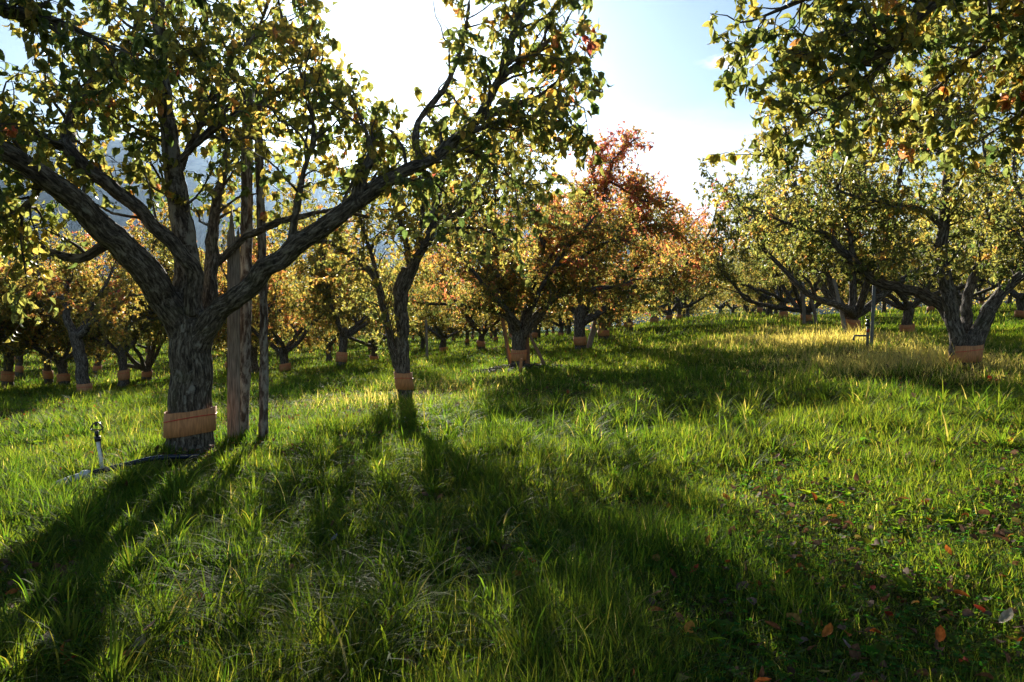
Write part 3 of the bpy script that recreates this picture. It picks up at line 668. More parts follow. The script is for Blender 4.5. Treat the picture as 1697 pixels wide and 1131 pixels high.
def make_proto(key, seed, H, R, fork, r0, n, autumn, banded=True, **kw):
    rg = np.random.RandomState(seed)
    protos[key] = [finish_tree('pear_tree', (0, 0, 0), auto_limbs(rg, H, R, fork, r0, n), 'x', 'tree', GB, rg, autumn=autumn, leaf=.105, band=(rg.uniform(.06, .24), rg.uniform(.2, .3)) if banded else None, tilt_band=rg.uniform(-.18, .18), g=dict(sp1=.12, l1=(.4, 1.5), sp2=.095, start=.12, rmax=.2, npl=1.15, droop=.10), **kw), False]
make_proto('yellow', 21, 5.0, 2.9, .95, .16, 5, (.43, .16, .03), banded=False)
make_proto('orange', 22, 5.2, 2.9, .8, .165, 5, (.48, .18, .16))
make_proto('olive', 23, 5.6, 2.9, .9, .175, 5, (.34, .17, .03), clear=1.5)
make_proto('rust', 24, 5.8, 2.9, .9, .17, 5, (.34, .24, .38))
make_proto('green', 25, 5.7, 3.0, .55, .20, 6, (.31, .17, .05), clear=1.5)
make_proto('gold', 26, 5.0, 2.9, 1.1, .15, 4, (.38, .17, .08))
def place(key, x, y, rot, sc, label, group, sz=None):
    pr = protos[key]
    if not pr[1]: o = pr[0]; pr[1] = True
    else: o = copy_tree(pr[0])
    o.location = (x, y, gz(x, y)); o.rotation_euler = (0, 0, rot); o.scale = (sc, sc, sz or sc)
    tag(o, label, 'tree', group); return o
def uvxy(u, v): return u * RC + v * RS, -u * RS + v * RC
rg = random.Random(5)
# left row beyond the red tree
for i, (px, Y, key, sc, sz, lab) in enumerate([
    (1001, 32.5, 'rust', 1.2, 1.15, 'rusty pear tree just right of the tall red one, pale prop leaning at its trunk'),
    (1042, 40, 'rust', 1.15, 1.2, 'pear tree with a low V fork, sixth along the left side of the lane'),
    (1084, 51, 'olive', 1.3, 1.3, 'olive pear tree with faint orange band, seventh along the left of the lane'),
    (1108, 60, 'green', 1.25, 1.25, 'green pear tree eighth along the left side of the lane'),
    (1126, 69, 'olive', 1.25, 1.3, 'small looking pear tree ninth along the left side of the lane'),
    (1140, 79, 'yellow', 1.4, 1.4, 'tiny pear tree tenth along the left side of the lane')]):
    p_ = at_row(px, Y); place(key, p_.x, p_.y, rg.uniform(0, 6.28), sc, lab, GT, sz)
for v in (93, 101, 109):
    x, y = uvxy(-5.2 + rg.uniform(-.3, .3), v); place(rg.choice(['olive', 'yellow', 'green']), x, y, rg.uniform(0, 6.28), 1.15, 'distant pear tree near the left end of the lane', GT)
# right row beyond the big one
for i, (px, Y, key, sc, sz, lab) in enumerate([
    (1413, 23, 'green', 1.2, 1.25, 'low forked pear tree with pale prop leaning on it, second along the right row'),
    (1503, 24.5, 'olive', 1.0, 1.0, 'straight dark trunked pear tree between the big right tree and the sprinkler post'),
    (1338, 33, 'green', 1.1, 1.1, 'pear tree behind a thin pale stake, third trunk along the right row'),
    (1298, 42, 'olive', 1.1, 1.1, 'pear tree fourth along the right row, thick short trunk'),
    (1275, 51, 'yellow', 1.25, 1.2, 'pear tree fifth along the right row with yellow leaves'),
    (1258, 61, 'gold', 1.25, 1.2, 'small looking pear tree sixth along the right row')]):
    p_ = at_row(px, Y); place(key, p_.x, p_.y, rg.uniform(0, 6.28), sc, lab, GRT, sz)
for v in (75, 84, 94, 104):
    x, y = uvxy(4.0 + rg.uniform(-.3, .3), v); place(rg.choice(['olive', 'yellow', 'gold']), x, y, rg.uniform(0, 6.28), 1.15, 'distant pear tree near the right end of the lane', GRT)
# rows further left, placed where trunks show in the photograph
for (px, Y, key, sc, lab) in [
    (79, 28, 'gold', .95, 'small pear tree with orange band and low fork at the far left edge'),
    (243, 29, 'green', .85, 'low dark pear tree just left of the big trunk, its fork near the ground'),
    (30, 36, 'gold', 1.0, 'yellow pear tree behind the far left banded one'),
    (160, 37, 'orange', 1.0, 'orange leaved pear tree behind the crooked one'),
    (-60, 24, 'yellow', 1.0, 'pear tree at the left edge, only its right branches showing'),
    (105, 26.5, 'orange', 1.05, 'orange yellow pear tree filling the gap right behind the crooked one'),
    (205, 25.5, 'gold', 1.05, 'golden pear tree between the crooked one and the big left limb'),
    (10, 26, 'gold', 1.1, 'golden pear tree at the left edge behind the crooked limb tip'),
    (420, 29, 'yellow', 1.15, 'tall yellow pear tree seen through the gap between the posts'),
    (565, 24.5, 'gold', 1.0, 'upright pear tree with pale orange band between the posts and the slim tree'),
    (472, 25.5, 'orange', .95, 'pink and orange pear tree right behind the three posts'),
    (620, 33, 'olive', .85, 'wide low forked pear tree left of the slim tree'),
    (545, 40, 'yellow', .95, 'small thin trunked pear tree just left of the upright banded one'),
    (797, 34, 'orange', .95, 'pear tree with reddish hanging leaves between the slim tree and the propped one'),
    (735, 38, 'olive', .9, 'dark trunk pear tree right of the grey stake'),
    (885, 42, 'gold', .95, 'pear tree seen behind the propped tree, right of its trunk'),
    (930, 50, 'olive', .95, 'pear tree in shade between the propped tree and the red topped one'),
    (700, 55, 'yellow', 1.0, 'small yellow pear tree far behind the slim tree'),
    (380, 34, 'orange', .95, 'orange pear tree seen behind the posts and the big right limb'),
    (320, 44, 'gold', 1.0, 'golden pear tree hidden mostly behind the big trunk')]:
    p_ = at_row(px, Y); place(key, p_.x, p_.y, rg.uniform(0, 6.28), sc, lab, GB)
nfar = 0
for row, u in enumerate((-19, -27, -36, -46)):
    for v in np.arange(24 + row * 4, 96, 6.5):
        x, y = uvxy(u + rg.uniform(-.5, .5), v + rg.uniform(-.6, .6) + row * 2)
        px = 848.5 + F * x / y
        if px < -140 or px > 1000 or y < 42: continue
        if row == 3 and rg.random() < .3: continue
        place(rg.choice(['yellow', 'orange', 'olive', 'gold', 'gold', 'orange']), x, y, rg.uniform(0, 6.28), rg.uniform(.95, 1.15), 'small background pear tree in the rows far to the left', 'pear trees far off in the left rows'); nfar += 1
for (u, v0) in ((-12, 52),):
    for v in np.arange(v0, 104, 6.8):
        x, y = uvxy(u + rg.uniform(-.5, .5), v); place(rg.choice(['yellow', 'orange', 'olive', 'gold']), x, y, rg.uniform(0, 6.28), 1.05, 'far pear tree in the next row left of the lane row', 'pear trees far off in the second left row')
# rows further right
for (u, v, key, sc, lab) in [(12, 13.5, 'green', 1.1, 'green pear tree half cut by the right edge behind the big tree'),
                             (12, 21, 'olive', 1.1, 'olive pear tree behind the long dark limb, second row right'),
                             (12, 29, 'green', 1.1, 'green pear tree behind the sprinkler post in the second row right'),
                             (12, 38, 'olive', 1.1, 'pear tree further back in the second row right')]:
    x, y = uvxy(u, v); place(key, x, y, rg.uniform(0, 6.28), sc, lab, GX_)
for (u, v0, v1) in ((12, 46, 95), (20, 30, 95), (29, 40, 90)):
    for v in np.arange(v0, v1, 7.2):
        x, y = uvxy(u + rg.uniform(-.6, .6), v + rg.uniform(-1, 1)); place(rg.choice(['olive', 'green', 'yellow', 'gold']), x, y, rg.uniform(0, 6.28), rg.uniform(1, 1.15), 'background pear tree far off in the right hand rows', 'pear trees far off in the right rows')
# taller trees closing the end of the lane
for i, (px, Y, key, sc, lab) in enumerate([(1193, 118, 'olive', 2.0, 'tall hazy tree closing the left end of the lane'),
                            (1215, 128, 'rust', 2.1, 'pinkish hazy tree at the very end of the lane'),
                            (1240, 120, 'green', 1.7, 'dark hazy tree closing the right end of the lane')]):
    p_ = at_row(px, Y); place(key, p_.x, p_.y, i * 2.1, sc, lab, 'tall trees closing the lane')

# far wood beyond the orchard: one mass of foliage closing the view
rw = np.random.RandomState(77); n = 60000
wx = rw.uniform(-190, 190, n); wy = 150 + rw.uniform(0, 26, n) + 12 * np.sin(wx * .03)
hw = 5.5 + 4.5 * n2(wx, wy * .3, .06) + 3.0 * n2(wx, wy * .3, .22, 3); wz = hw * np.sqrt(rw.rand(n)) * (1 - .5 * np.abs((wy - 163 - 12 * np.sin(wx * .03)) / 13) ** 3).clip(.2, 1)
gzf = ground(wx, wy); P0 = np.stack([wx, wy, gzf + wz], 1); cl_ = vnoise(P0 * .22)
o = leaves('far_wood', P0, rw.normal(0, 1, (n, 3)) + [0, 0, -.5], rw.normal(0, 1, (n, 3)), rw.uniform(.4, .8, n), leaf_color(.12 + .75 * cl_ ** 1.5 + rw.normal(0, .1, n), rw), M_LEAF, None, rw, LEAF_M, wid=(1, 1.6))
tag(o, 'hazy mass of far trees closing the view beyond the orchard', 'wood', kind='stuff')

# ------------------------------------------------------------------ posts, props, wires
def round_post(name, a, b, r, mat, label, cat, group=None, r1=None, rough=.2, sides=12, bend=0.0, lichen=0.3):
    a = Vector(a); b = Vector(b); root_loc = a.copy()
    tb = Tubes(); n = 26; off = Vector((1, .3, 0)) * bend
    pts = [(a.lerp(b, i / n) - root_loc) + off * math.sin(i / n * 5.0) for i in range(n + 1)]
    tb.add(pts, np.linspace(r, r1 or r * .85, n + 1), sides, lichen, rough)
    o = tb.build(name, mat); o.location = root_loc
    return tag(o, label, cat, group)
def plank(name, a, b, w, d, mat, label, cat, group=None, broken=False, yaw=0.0):
    """rectangular board from a to b, optionally with a splintered top"""
    a = Vector(a); b = Vector(b); ax = (b - a).normalized(); x = Vector((math.cos(yaw), math.sin(yaw), 0)); x = (x - ax * x.dot(ax)).normalized(); y = ax.cross(x)
    n = 24; m_ = 9; V = []; rn = random.Random(3)
    L_ = (b - a).length; tops = [rn.uniform(-.13, .0) if broken else 0 for _ in range(m_)]
    if broken: tops[2] = .1; tops[3] = .16; tops[4] = .02
    prof = [(-w / 2 + w * k / (m_ - 1), -d / 2) for k in range(m_)] + [(w / 2 - w * k / (m_ - 1), d / 2) for k in range(m_)]
    tp = tops + tops[::-1]
    for i in range(n + 1):
        for k, (px_, py_) in enumerate(prof):
            f = i / n; jit = 1 + .02 * math.sin(i * 1.7 + k); z_ = f * L_ + (tp[k] * max(0, (f - .85) / .15))
            V.append(x * px_ * jit + y * (py_ + (.004 * math.sin(k * 2.1) if 0 < k % m_ < m_ - 1 else 0)) + ax * z_)
    K = len(prof); T = []
    for i in range(n):
        for k in range(K):
            k2 = (k + 1) % K; T.append((i * K + k, i * K + k2, (i + 1) * K + k2, (i + 1) * K + k))
    e = n * K
    for k in range(m_ - 1):
        T.append((k, K - 1 - k, K - 2 - k, k + 1)); T.append((e + k, e + k + 1, e + K - 2 - k, e + K - 1 - k))
    o = mesh_np(name, np.array([tuple(v) for v in V]), np.array(T), mat, k=4, smooth=False); o.location = a
    return tag(o, label, cat, group)
def gp(px, Y, dz=-.12):
    q_ = at_row(px, Y); return Vector((q_.x, q_.y, q_.z + dz))
GP = 'posts standing beside the big trunk'
plank('wooden_post', gp(385, 7.95), Wp(387, 372, 7.95), .118, .05, M_WOOD, 'square grey board post with splintered top, leftmost of the three by the big trunk', 'post', GP, broken=True, yaw=.25)
round_post('wooden_post', gp(398, 8.15), Wp(414, 150, 8.15), .064, M_POST, 'thick round post with peeling bark, middle of the three by the big trunk', 'post', GP, r1=.055, rough=.35, bend=.012, lichen=.8)
round_post('wooden_post', gp(434, 8.0), Wp(431, 140, 8.0), .046, M_POST, 'thin speckled round post, rightmost of the three by the big trunk', 'post', GP, r1=.038, rough=.35, bend=.018, lichen=.8)
GPR = 'props under the pear limbs'
round_post('tree_prop', gp(909, 18.9), Wp(876, 552, 19.3), .045, M_PROP, 'brown pole leaning left against the propped tree, right of its trunk', 'prop', GPR)
round_post('tree_prop', gp(848, 19.6), Wp(828, 500, 19.6), .05, M_PROP, 'brown pole leaning behind the left side of the propped tree', 'prop', GPR)
plank('tree_prop', gp(874, 19.5), Wp(871, 540, 19.5), .16, .05, M_PROP, 'reddish upright board behind the propped trunk', 'prop', GPR)
round_post('tree_prop', gp(974, 26.9), Wp(992, 515, 27.2), .10, M_PALE, 'pale thick prop leaning right, behind the red topped tree trunk', 'prop', GPR)
round_post('tree_prop', gp(1406, 21.8), Wp(1382, 462, 22.4), .055, M_PALE, 'pale pole leaning left in front of the low forked right row tree', 'prop', GPR)
round_post('tree_prop', gp(1333, 31), Wp(1331, 470, 31), .07, M_PALE, 'thin upright pale pole under the right row canopy', 'prop', GPR)
round_post('tree_prop', gp(1352, 31.5), Wp(1343, 480, 31.5), .07, M_PALE, 'bent pale pole right of the thin upright one in the right row', 'prop', GPR, bend=.05)
round_post('stake', gp(708, 27), Wp(706, 530, 27), .05, M_PALE, 'pale grey stake standing behind the slim tree', 'stake')
round_post('marker_stake', gp(862, 17.2, -.05), gp(864, 17.2, .33), .035, M_CARD, 'short orange brown stub in front of the propped tree', 'stake')
round_post('metal_post', gp(1444, 17.0), Wp(1449, 470, 17.0), .035, M_MUDP, 'thin grey metal post beside the right row sprinkler', 'post', r1=.035, rough=.02, lichen=0)
GW = 'wires running down from the round posts'
for i, (a, b_, lab) in enumerate([((432, 268, 7.98), (520, 322, 9.4), 'upper thin wire slanting down right from the thin post'), ((432, 290, 7.98), (506, 342, 9.2), 'lower thin wire slanting down right from the thin post')]):
    tw_ = Tubes(); A_, B_ = Wp(*a), Wp(*b_); tw_.add([A_.lerp(B_, k / 8) - Vector((0, 0, .03 * math.sin(k / 8 * math.pi))) - A_ for k in range(9)], [.005] * 9, 6)
    o = mesh_np('guy_wire', np.concatenate(tw_.V), np.concatenate(tw_.T), M_MUDP); o.location = A_; tag(o, lab, 'wire', GW)

# ------------------------------------------------------------------ sprinklers and pipe
def cyl(pts, rad, sides=14): tb = Tubes(); tb.add(pts, rad, sides); return np.concatenate(tb.V), np.concatenate(tb.T)
def join(parts):
    V, T, n = [], [], 0
    for v, t_ in parts: V.append(v); T.append(t_ + n); n += len(v)
    return np.concatenate(V), np.concatenate(T)
s0 = at_ground(172, 790); s0 = Vector((s0.x, s0.y, s0.z))
def sprinkler(loc, H, lean, label, riser_mat, r=.016):
    root = empty('sprinkler', loc, label, 'sprinkler'); tip = Vector((lean, 0, H))
    V, T = cyl([(0, 0, -.08), tuple(tip * .5), tuple(tip)], [r, r, r]); mesh_np('riser', V, T, riser_mat, root)
    V, T = cyl([tuple(tip * .96), tuple(tip * 1.10)], [r * 1.6, r * 1.6]); mesh_np('collar', V, T, M_BLKP, root)
    V, T = join([cyl([tuple(tip * 1.10), tuple(tip * 1.25)], [r * .8, r * 1.1]),
                 cyl([(tip.x * 1.25 + .048 * math.cos(a), .01 * math.sin(a), tip.z * 1.25 + .03 + .03 * math.sin(a) - .010 * math.cos(2 * a)) for a in np.linspace(-math.pi, math.pi, 25)], [.006] * 25, 8),
                 cyl([(tip.x * 1.25, 0, tip.z * 1.25 + .045), (tip.x * 1.25, 0, tip.z * 1.25 + .066)], [.013, .008])])
    mesh_np('spray_head', V, T, M_BLKP, root)
    V, T = cyl([(tip.x + .02, 0, tip.z * 1.05), (tip.x + .03, -.01, tip.z * .8), (tip.x + .05, -.01, tip.z * .5), (tip.x + .055, 0, .1), (tip.x + .05, 0, 0)], [.0035] * 5, 6); mesh_np('feed_tube', V, T, M_BLKP, root)
    return root
sprinkler(s0, .30, -.045, 'white riser sprinkler with black head, standing by the pipe at left', M_WPVC)
p_ = at_ground(1434, 572)
sp2 = sprinkler(gp(1438, 16.6, 0), .50, .0, 'pale riser sprinkler with a side tap by the thin metal post at right', M_MUDP, r=.028)
V, T = cyl([(0, 0, .28), (-.28, 0, .28), (-.30, 0, .18)], [.02, .02, .03]); mesh_np('side_tap', V, T, M_MUDP, sp2)
V, T = cyl([(-.02, -.02, .36), (.02, -.02, .42)], [.03, .025]); mesh_np('valve_handle', V, T, M_REDP, sp2)
pz = lambda px, py, h=.05: at_ground(px, py) + Vector((0, 0, h))
q0, q1, q2, q3, q4 = pz(106, 808, .04), pz(138, 801, .06), pz(200, 789, .08), pz(262, 777, .09), pz(330, 766, .05)
pr = empty('irrigation_pipe', q0, 'dark irrigation pipe with white elbow lying in grass at the foot of the big tree', 'pipe')
P, R = resample([q - q0 for q in (q1, q2, q3, q4)], [.022] * 4, .05); V, T = cyl(P, R); mesh_np('pipe', V, T, M_PIPE, pr)
e_ = q1 - q0
P, R = resample([e_ + Vector((.03, 0, .003)), e_ * .6, Vector((0, 0, 0)), Vector((-.05, -.06, -.03)), Vector((-.07, -.10, -.10))], [.03] * 5, .02); V, T = cyl(P, R)
v2, t2 = cyl([tuple(e_ + Vector((.045, .004, .004))), tuple(e_ - Vector((.01, .0, .0)))], [.037, .037]); mesh_np('elbow', *join([(V, T), (v2, t2)]), M_WPVC, pr)

# ------------------------------------------------------------------ ground cover
rng = np.random.RandomState(50)
PIPE_A, PIPE_B = at_ground(108, 806), at_ground(310, 768)
def clear_of(x, y):
    ax, ay = PIPE_A.x, PIPE_A.y; dx, dy = PIPE_B.x - ax, PIPE_B.y - ay; t_ = np.clip(((x - ax) * dx + (y - ay) * dy) / (dx * dx + dy * dy), 0, 1)
    d = np.hypot(x - ax - t_ * dx, y - .10 - ay - t_ * dy + .22); near = (d < .16) & (rng.rand(len(x)) < .93)
    s_ = at_ground(172, 790); near |= (np.hypot((x - s_.x), (y - s_.y + .25) * .5) < .13) & (rng.rand(len(x)) < .85)
    c = at_row(862, 18.6); near |= (((x - c.x) / 1.25) ** 2 + ((y - c.y) / 1.0) ** 2 < 1) & (rng.rand(len(x)) < .9)
    return ~near
def scatter(n, y0, y1, pw, side=.75, pad=1.2):
    """points over the visible wedge, density falling with distance**pw"""
    ys = np.linspace(y0, y1, 4000); w = (2 * side * ys + 2 * pad) * ys ** (-pw); c = np.cumsum(w); c /= c[-1]
    y = np.interp(rng.rand(n), c, ys); x = (rng.rand(n) * 2 - 1) * (side * y + pad); k_ = clear_of(x, y); return x[k_], y[k_]
def blades(x, y, h, w, yaw, bend, segs, dz=-.01, tilt=None):
    n = len(x); z = ground(x, y) + dz; fx, fy = np.cos(yaw), np.sin(yaw); sx, sy = -fy, fx
    V = np.zeros((n, 2 * segs + 1, 3)); k = 0; a0 = np.zeros(n) if tilt is None else tilt; bend = np.maximum(bend, .02)
    for i in range(segs + 1):
        t_ = i / segs; a = a0 + bend * t_
        hor = h * (np.cos(a0) - np.cos(a)) / bend; ver = h * (np.sin(a) - np.sin(a0)) / bend
        cx, cy, cz = x + fx * hor, y + fy * hor, z + ver; ww = w * (1 - t_ ** 1.6) * (.75 + .5 * t_ * (1 - t_) * 2) / 2
        if i < segs:
            V[:, k] = np.stack([cx + sx * ww, cy + sy * ww, cz], 1); V[:, k + 1] = np.stack([cx - sx * ww, cy - sy * ww, cz], 1); k += 2
        else: V[:, k] = np.stack([cx, cy, cz], 1)
    T = []
    for i in range(segs - 1):
        b_ = 2 * i; T += [(b_, b_ + 1, b_ + 3), (b_, b_ + 3, b_ + 2)]
    b_ = 2 * (segs - 1); T.append((b_, b_ + 1, b_ + 2)); T = np.array(T)
    K = 2 * segs + 1
    return V.reshape(-1, 3), (T[None] + (np.arange(n) * K)[:, None, None]).reshape(-1, 3), K
def dryness(x, y):
    d = np.zeros(len(x))
    for (px, Y, rx_, ry_, s_) in DRY:
        c = at_row(px, Y); d = np.maximum(d, s_ * np.exp(-(((x - c.x) / rx_) ** 2 + ((y - c.y) / ry_) ** 2)))
    return d
DRY = [(1550, 12.6, 1.9, 1.3, 1.2), (1470, 14.5, 1.8, 2.2, 1.2), (1350, 21, 2.6, 4.0, 1.2), (1395, 22, 1.4, 2.2, .9), (1310, 27, 1.6, 3.5, .7), (1640, 11.0, 1.4, .8, .6), (720, 14.5, 1.6, 1.2, .35), (600, 12, 1.4, 1.2, .3), (1260, 45, 2.5, 8, .4)]
def gcol(n, x, y, dry):
    t_ = np.clip(rng.normal(.42, .24, n) + (n2(x, y, .8, 2) - .5) * .5, 0, 1)
    ca = np.array([(.030, .074, .014), (.070, .118, .022), (.125, .155, .030), (.20, .18, .05)]); c = np.stack([np.interp(t_, [0, .35, .75, 1], ca[:, k]) for k in range(3)], 1)
    straw = np.array([.36, .30, .19]) * (.7 + .6 * rng.rand(n))[:, None]; dm = rng.rand(n) < np.clip(dry + .015, 0, .9)
    c[dm] = straw[dm]; return np.concatenate([c, np.ones((n, 1))], 1)
def lowzone(x, y):      # short clover turf near right
    px = 848.5 + F * x / y; f = np.clip((px - 1000) / 350, 0, 1) * np.clip((7.5 - y) / 2.0, 0, 1)
    return f
VS, TS, CS, off = [], [], [], 0
def push(V, T, K, C):
    global off
    VS.append(V); TS.append(T + off); CS.append(np.repeat(C, K, 0)); off += len(V)
def sward(n, y0, y1, pw, segs, w0, hs):
    x, y = scatter(n, y0, y1, pw); n = len(x); cl = n2(x, y, 2.2, 9) * .6 + n2(x, y, .6, 4) * .4; lz = lowzone(x, y); dr = dryness(x, y)
    th_ = rng.rand(n) < np.clip(.45 + 1.6 * (cl - .25), .3, 1); x, y, cl, lz, dr = x[th_], y[th_], cl[th_], lz[th_], dr[th_]; n = len(x)
    h = hs * (.35 + 2.5 * cl ** 2.2) * rng.uniform(.6, 1.45, n) * (1 - .45 * lz) * (1 + .7 * dr)
    w = w0 * np.maximum(y / 5, .8) ** .8 * rng.uniform(.6, 1.4, n)
    V, T, K = blades(x, y, h, w, rng.rand(n) * 6.283, rng.uniform(.2, 1.7, n), segs, tilt=(tl := np.abs(rng.normal(0, .65, n)).clip(0, 1.35))); push(V, T, K, gcol(n, x, y, np.maximum(dr, .30 * (tl > .8))))
n = 110000; x, y = scatter(n, 2.2, 14, .9); n = len(x)     # matted dead thatch close to the soil
V, T, K = blades(x, y, rng.uniform(.05, .14, n), .006 * np.maximum(y / 5, .8) ** .8 * rng.uniform(.6, 1.3, n), rng.rand(n) * 6.283, rng.uniform(.1, .5, n), 3, dz=.012, tilt=rng.uniform(1.05, 1.45, n))
C = np.array([(.13, .10, .055), (.09, .06, .035), (.08, .09, .03), (.17, .14, .08)])[rng.randint(0, 4, n)] * rng.uniform(.6, 1.2, (n, 1)); push(V, T, K, np.concatenate([C, np.ones((n, 1))], 1))
sward(420000, 2.2, 9, .9, 4, .0072, .125)
sward(300000, 9, 30, 1.3, 3, .0055, .15)
sward(130000, 30, 105, 1.4, 2, .0045, .22)
# long arching tufts
def tufts(nt_, y0, y1, pw, nb, hh, segs, w0):
    x, y = scatter(nt_, y0, y1, pw); nt_ = len(x); keep_ = (n2(x, y, .55, 21) > .42) & (rng.rand(nt_) > .75 * lowzone(x, y)); x, y = x[keep_], y[keep_]
    m_ = rng.randint(nb // 2, nb, len(x)); th_ = rng.uniform(.55, 1.25, len(x)); cx = np.repeat(x, m_); cy = np.repeat(y, m_); hh_ = np.repeat(th_, m_); n = len(cx)
    tn = np.repeat(rng.normal(0, .25, len(x)), m_)
    yaw = rng.rand(n) * 6.283; rr = np.abs(rng.normal(0, .05, n)); bx = cx + rr * np.cos(yaw); by = cy + rr * np.sin(yaw)
    bend = np.clip(rng.normal(1.9, .6, n), .4, 2.8); h = hh * hh_ * rng.uniform(.5, 1.25, n); w = w0 * np.maximum(cy / 5, .8) ** .7 * rng.uniform(.7, 1.4, n)
    V, T, K = blades(bx, by, h, w, yaw + rng.normal(0, .6, n), bend, segs, tilt=np.abs(rng.normal(0, .35, n)).clip(0, 1.0)); C = gcol(n, bx, by, dryness(bx, by)); C[:, :3] *= (1 + tn * .8)[:, None].clip(.5, 1.6); push(V, T, K, C)
tufts(1300, 2.4, 10, .6, 60, .33, 6, .0095)
tufts(2600, 9, 32, 1.0, 30, .27, 4, .0085)
go = mesh_np('grass', np.concatenate(VS), np.concatenate(TS), M_GRASS, None, {'tint': ('FLOAT_COLOR', np.concatenate(CS))}); tag(go, kind='stuff')
tag(go, 'green meadow grass with long arching tufts over the orchard floor', 'grass')
# clover and small weeds
n = 46000; x, y = scatter(n, 2.2, 12, .8); n = len(x); kp = rng.rand(n) < .18 + .8 * lowzone(x, y) + .35 * (n2(x, y, .9, 33) > .6); x, y = x[kp], y[kp]; n = len(x)
hz = rng.uniform(.015, .075, n); P0 = np.stack([x, y, ground(x, y) + hz], 1); P3 = np.repeat(P0, 3, 0); az_ = np.repeat(rng.rand(n) * 6.28, 3) + np.tile([0, 2.09, 4.19], n); sz_ = np.repeat(rng.uniform(.012, .026, n), 3)
D = np.stack([np.cos(az_), np.sin(az_), rng.uniform(-.1, .5, 3 * n)], 1); c = np.stack([rng.uniform(.03, .07, n), rng.uniform(.09, .16, n), rng.uniform(.012, .025, n), np.ones(n)], 1)
o = leaves('clover', P3, D, np.tile([0, 0, 1.0], (3 * n, 1)) + rng.normal(0, .25, (3 * n, 3)), sz_, np.repeat(c, 3, 0), M_GRASS, None, rng, LEAF_M, curl=(0, .5), wid=(1.3, 1.8)); tag(o, 'low clover and small round leaved weeds between the grass', 'clover', kind='stuff')
# broad leaved weeds
nr = 420; xr, yr = scatter(nr, 2.3, 9, .5); nr = len(xr); m_ = 7; n = nr * m_; cx = np.repeat(xr, m_); cy = np.repeat(yr, m_); az_ = rng.rand(n) * 6.283; sc_ = np.repeat(rng.uniform(.05, .12, nr), m_)
D = np.stack([np.cos(az_), np.sin(az_), rng.uniform(.2, 1.3, n)], 1); c = np.stack([rng.uniform(.06, .12, n), rng.uniform(.12, .18, n), rng.uniform(.015, .03, n), np.ones(n)], 1)
o = leaves('weeds', np.stack([cx, cy, ground(cx, cy) + .01], 1), D, np.tile([0, 0, 1.0], (n, 1)), sc_ * rng.uniform(.6, 1.1, n), c, M_GRASS, None, rng, LEAF_H, curl=(.3, 1.3), wid=(.7, 1.1)); tag(o, 'broad leaved weed rosettes among the grass', 'weeds', kind='stuff')
# leaf litter
n = 60000; x, y = scatter(n, 2.2, 60, 1.0); n = len(x); u, v = uv_of(x, y)
wgt = .16 + .7 * np.exp(-((u + 5) / 1.6) ** 2) + .8 * np.exp(-((u - 3.5) / 1.6) ** 2) + .9 * (u < -9) + .45 * lowzone(x, y)
kp = rng.rand(n) < wgt; x, y = x[kp], y[kp]; n = len(x)
P0 = np.stack([x, y, ground(x, y) + rng.uniform(.005, .06, n)], 1); D = np.stack([rng.normal(0, 1, n), rng.normal(0, 1, n), rng.normal(0, .45, n)], 1)
pal = np.array([(.16, .085, .05), (.10, .055, .035), (.17, .11, .08), (.36, .20, .05), (.40, .12, .03), (.30, .05, .03), (.22, .18, .05)]); ci = rng.choice(7, n, p=[.27, .18, .25, .1, .08, .04, .08])
C = np.concatenate([pal[ci] * rng.uniform(.7, 1.3, (n, 1)), np.ones((n, 1))], 1)
o = leaves('leaf_litter', P0, D, np.tile([0, 0, 1.0], (n, 1)) + rng.normal(0, .55, (n, 3)), rng.uniform(.035, .075, n), C, M_LITTER, None, rng, LEAF_H, curl=(-.9, 1.4), wid=(.8, 1.4)); tag(o, 'scattered small fallen leaves lying in the grass', 'leaves', kind='stuff')
# mulch of dark twigs at the propped tree
mt = Tubes(); c0 = at_row(862, 18.6)
for i in range(330):
    a = rng.rand() * 6.283; r_ = math.sqrt(rng.rand()); x_ = c0.x + 1.15 * r_ * math.cos(a); y_ = c0.y + .9 * r_ * math.sin(a); z_ = gz(x_, y_) + rng.uniform(.0, .13 * (1.1 - r_)) + .02
    a2 = rng.rand() * 3.14; l_ = rng.uniform(.06, .28); d_ = np.array([math.cos(a2) * l_, math.sin(a2) * l_, rng.uniform(-.05, .05)])
    mt.add([np.array([x_, y_, z_]) - d_ / 2, np.array([x_, y_, z_ + .01]), np.array([x_, y_, z_]) + d_ / 2], [.010, .013, .007], 5)
o = mt.build('twig_mulch', M_BARK); tag(o, 'dark mulch of bark and twigs round the foot of the propped tree', 'mulch', kind='stuff')

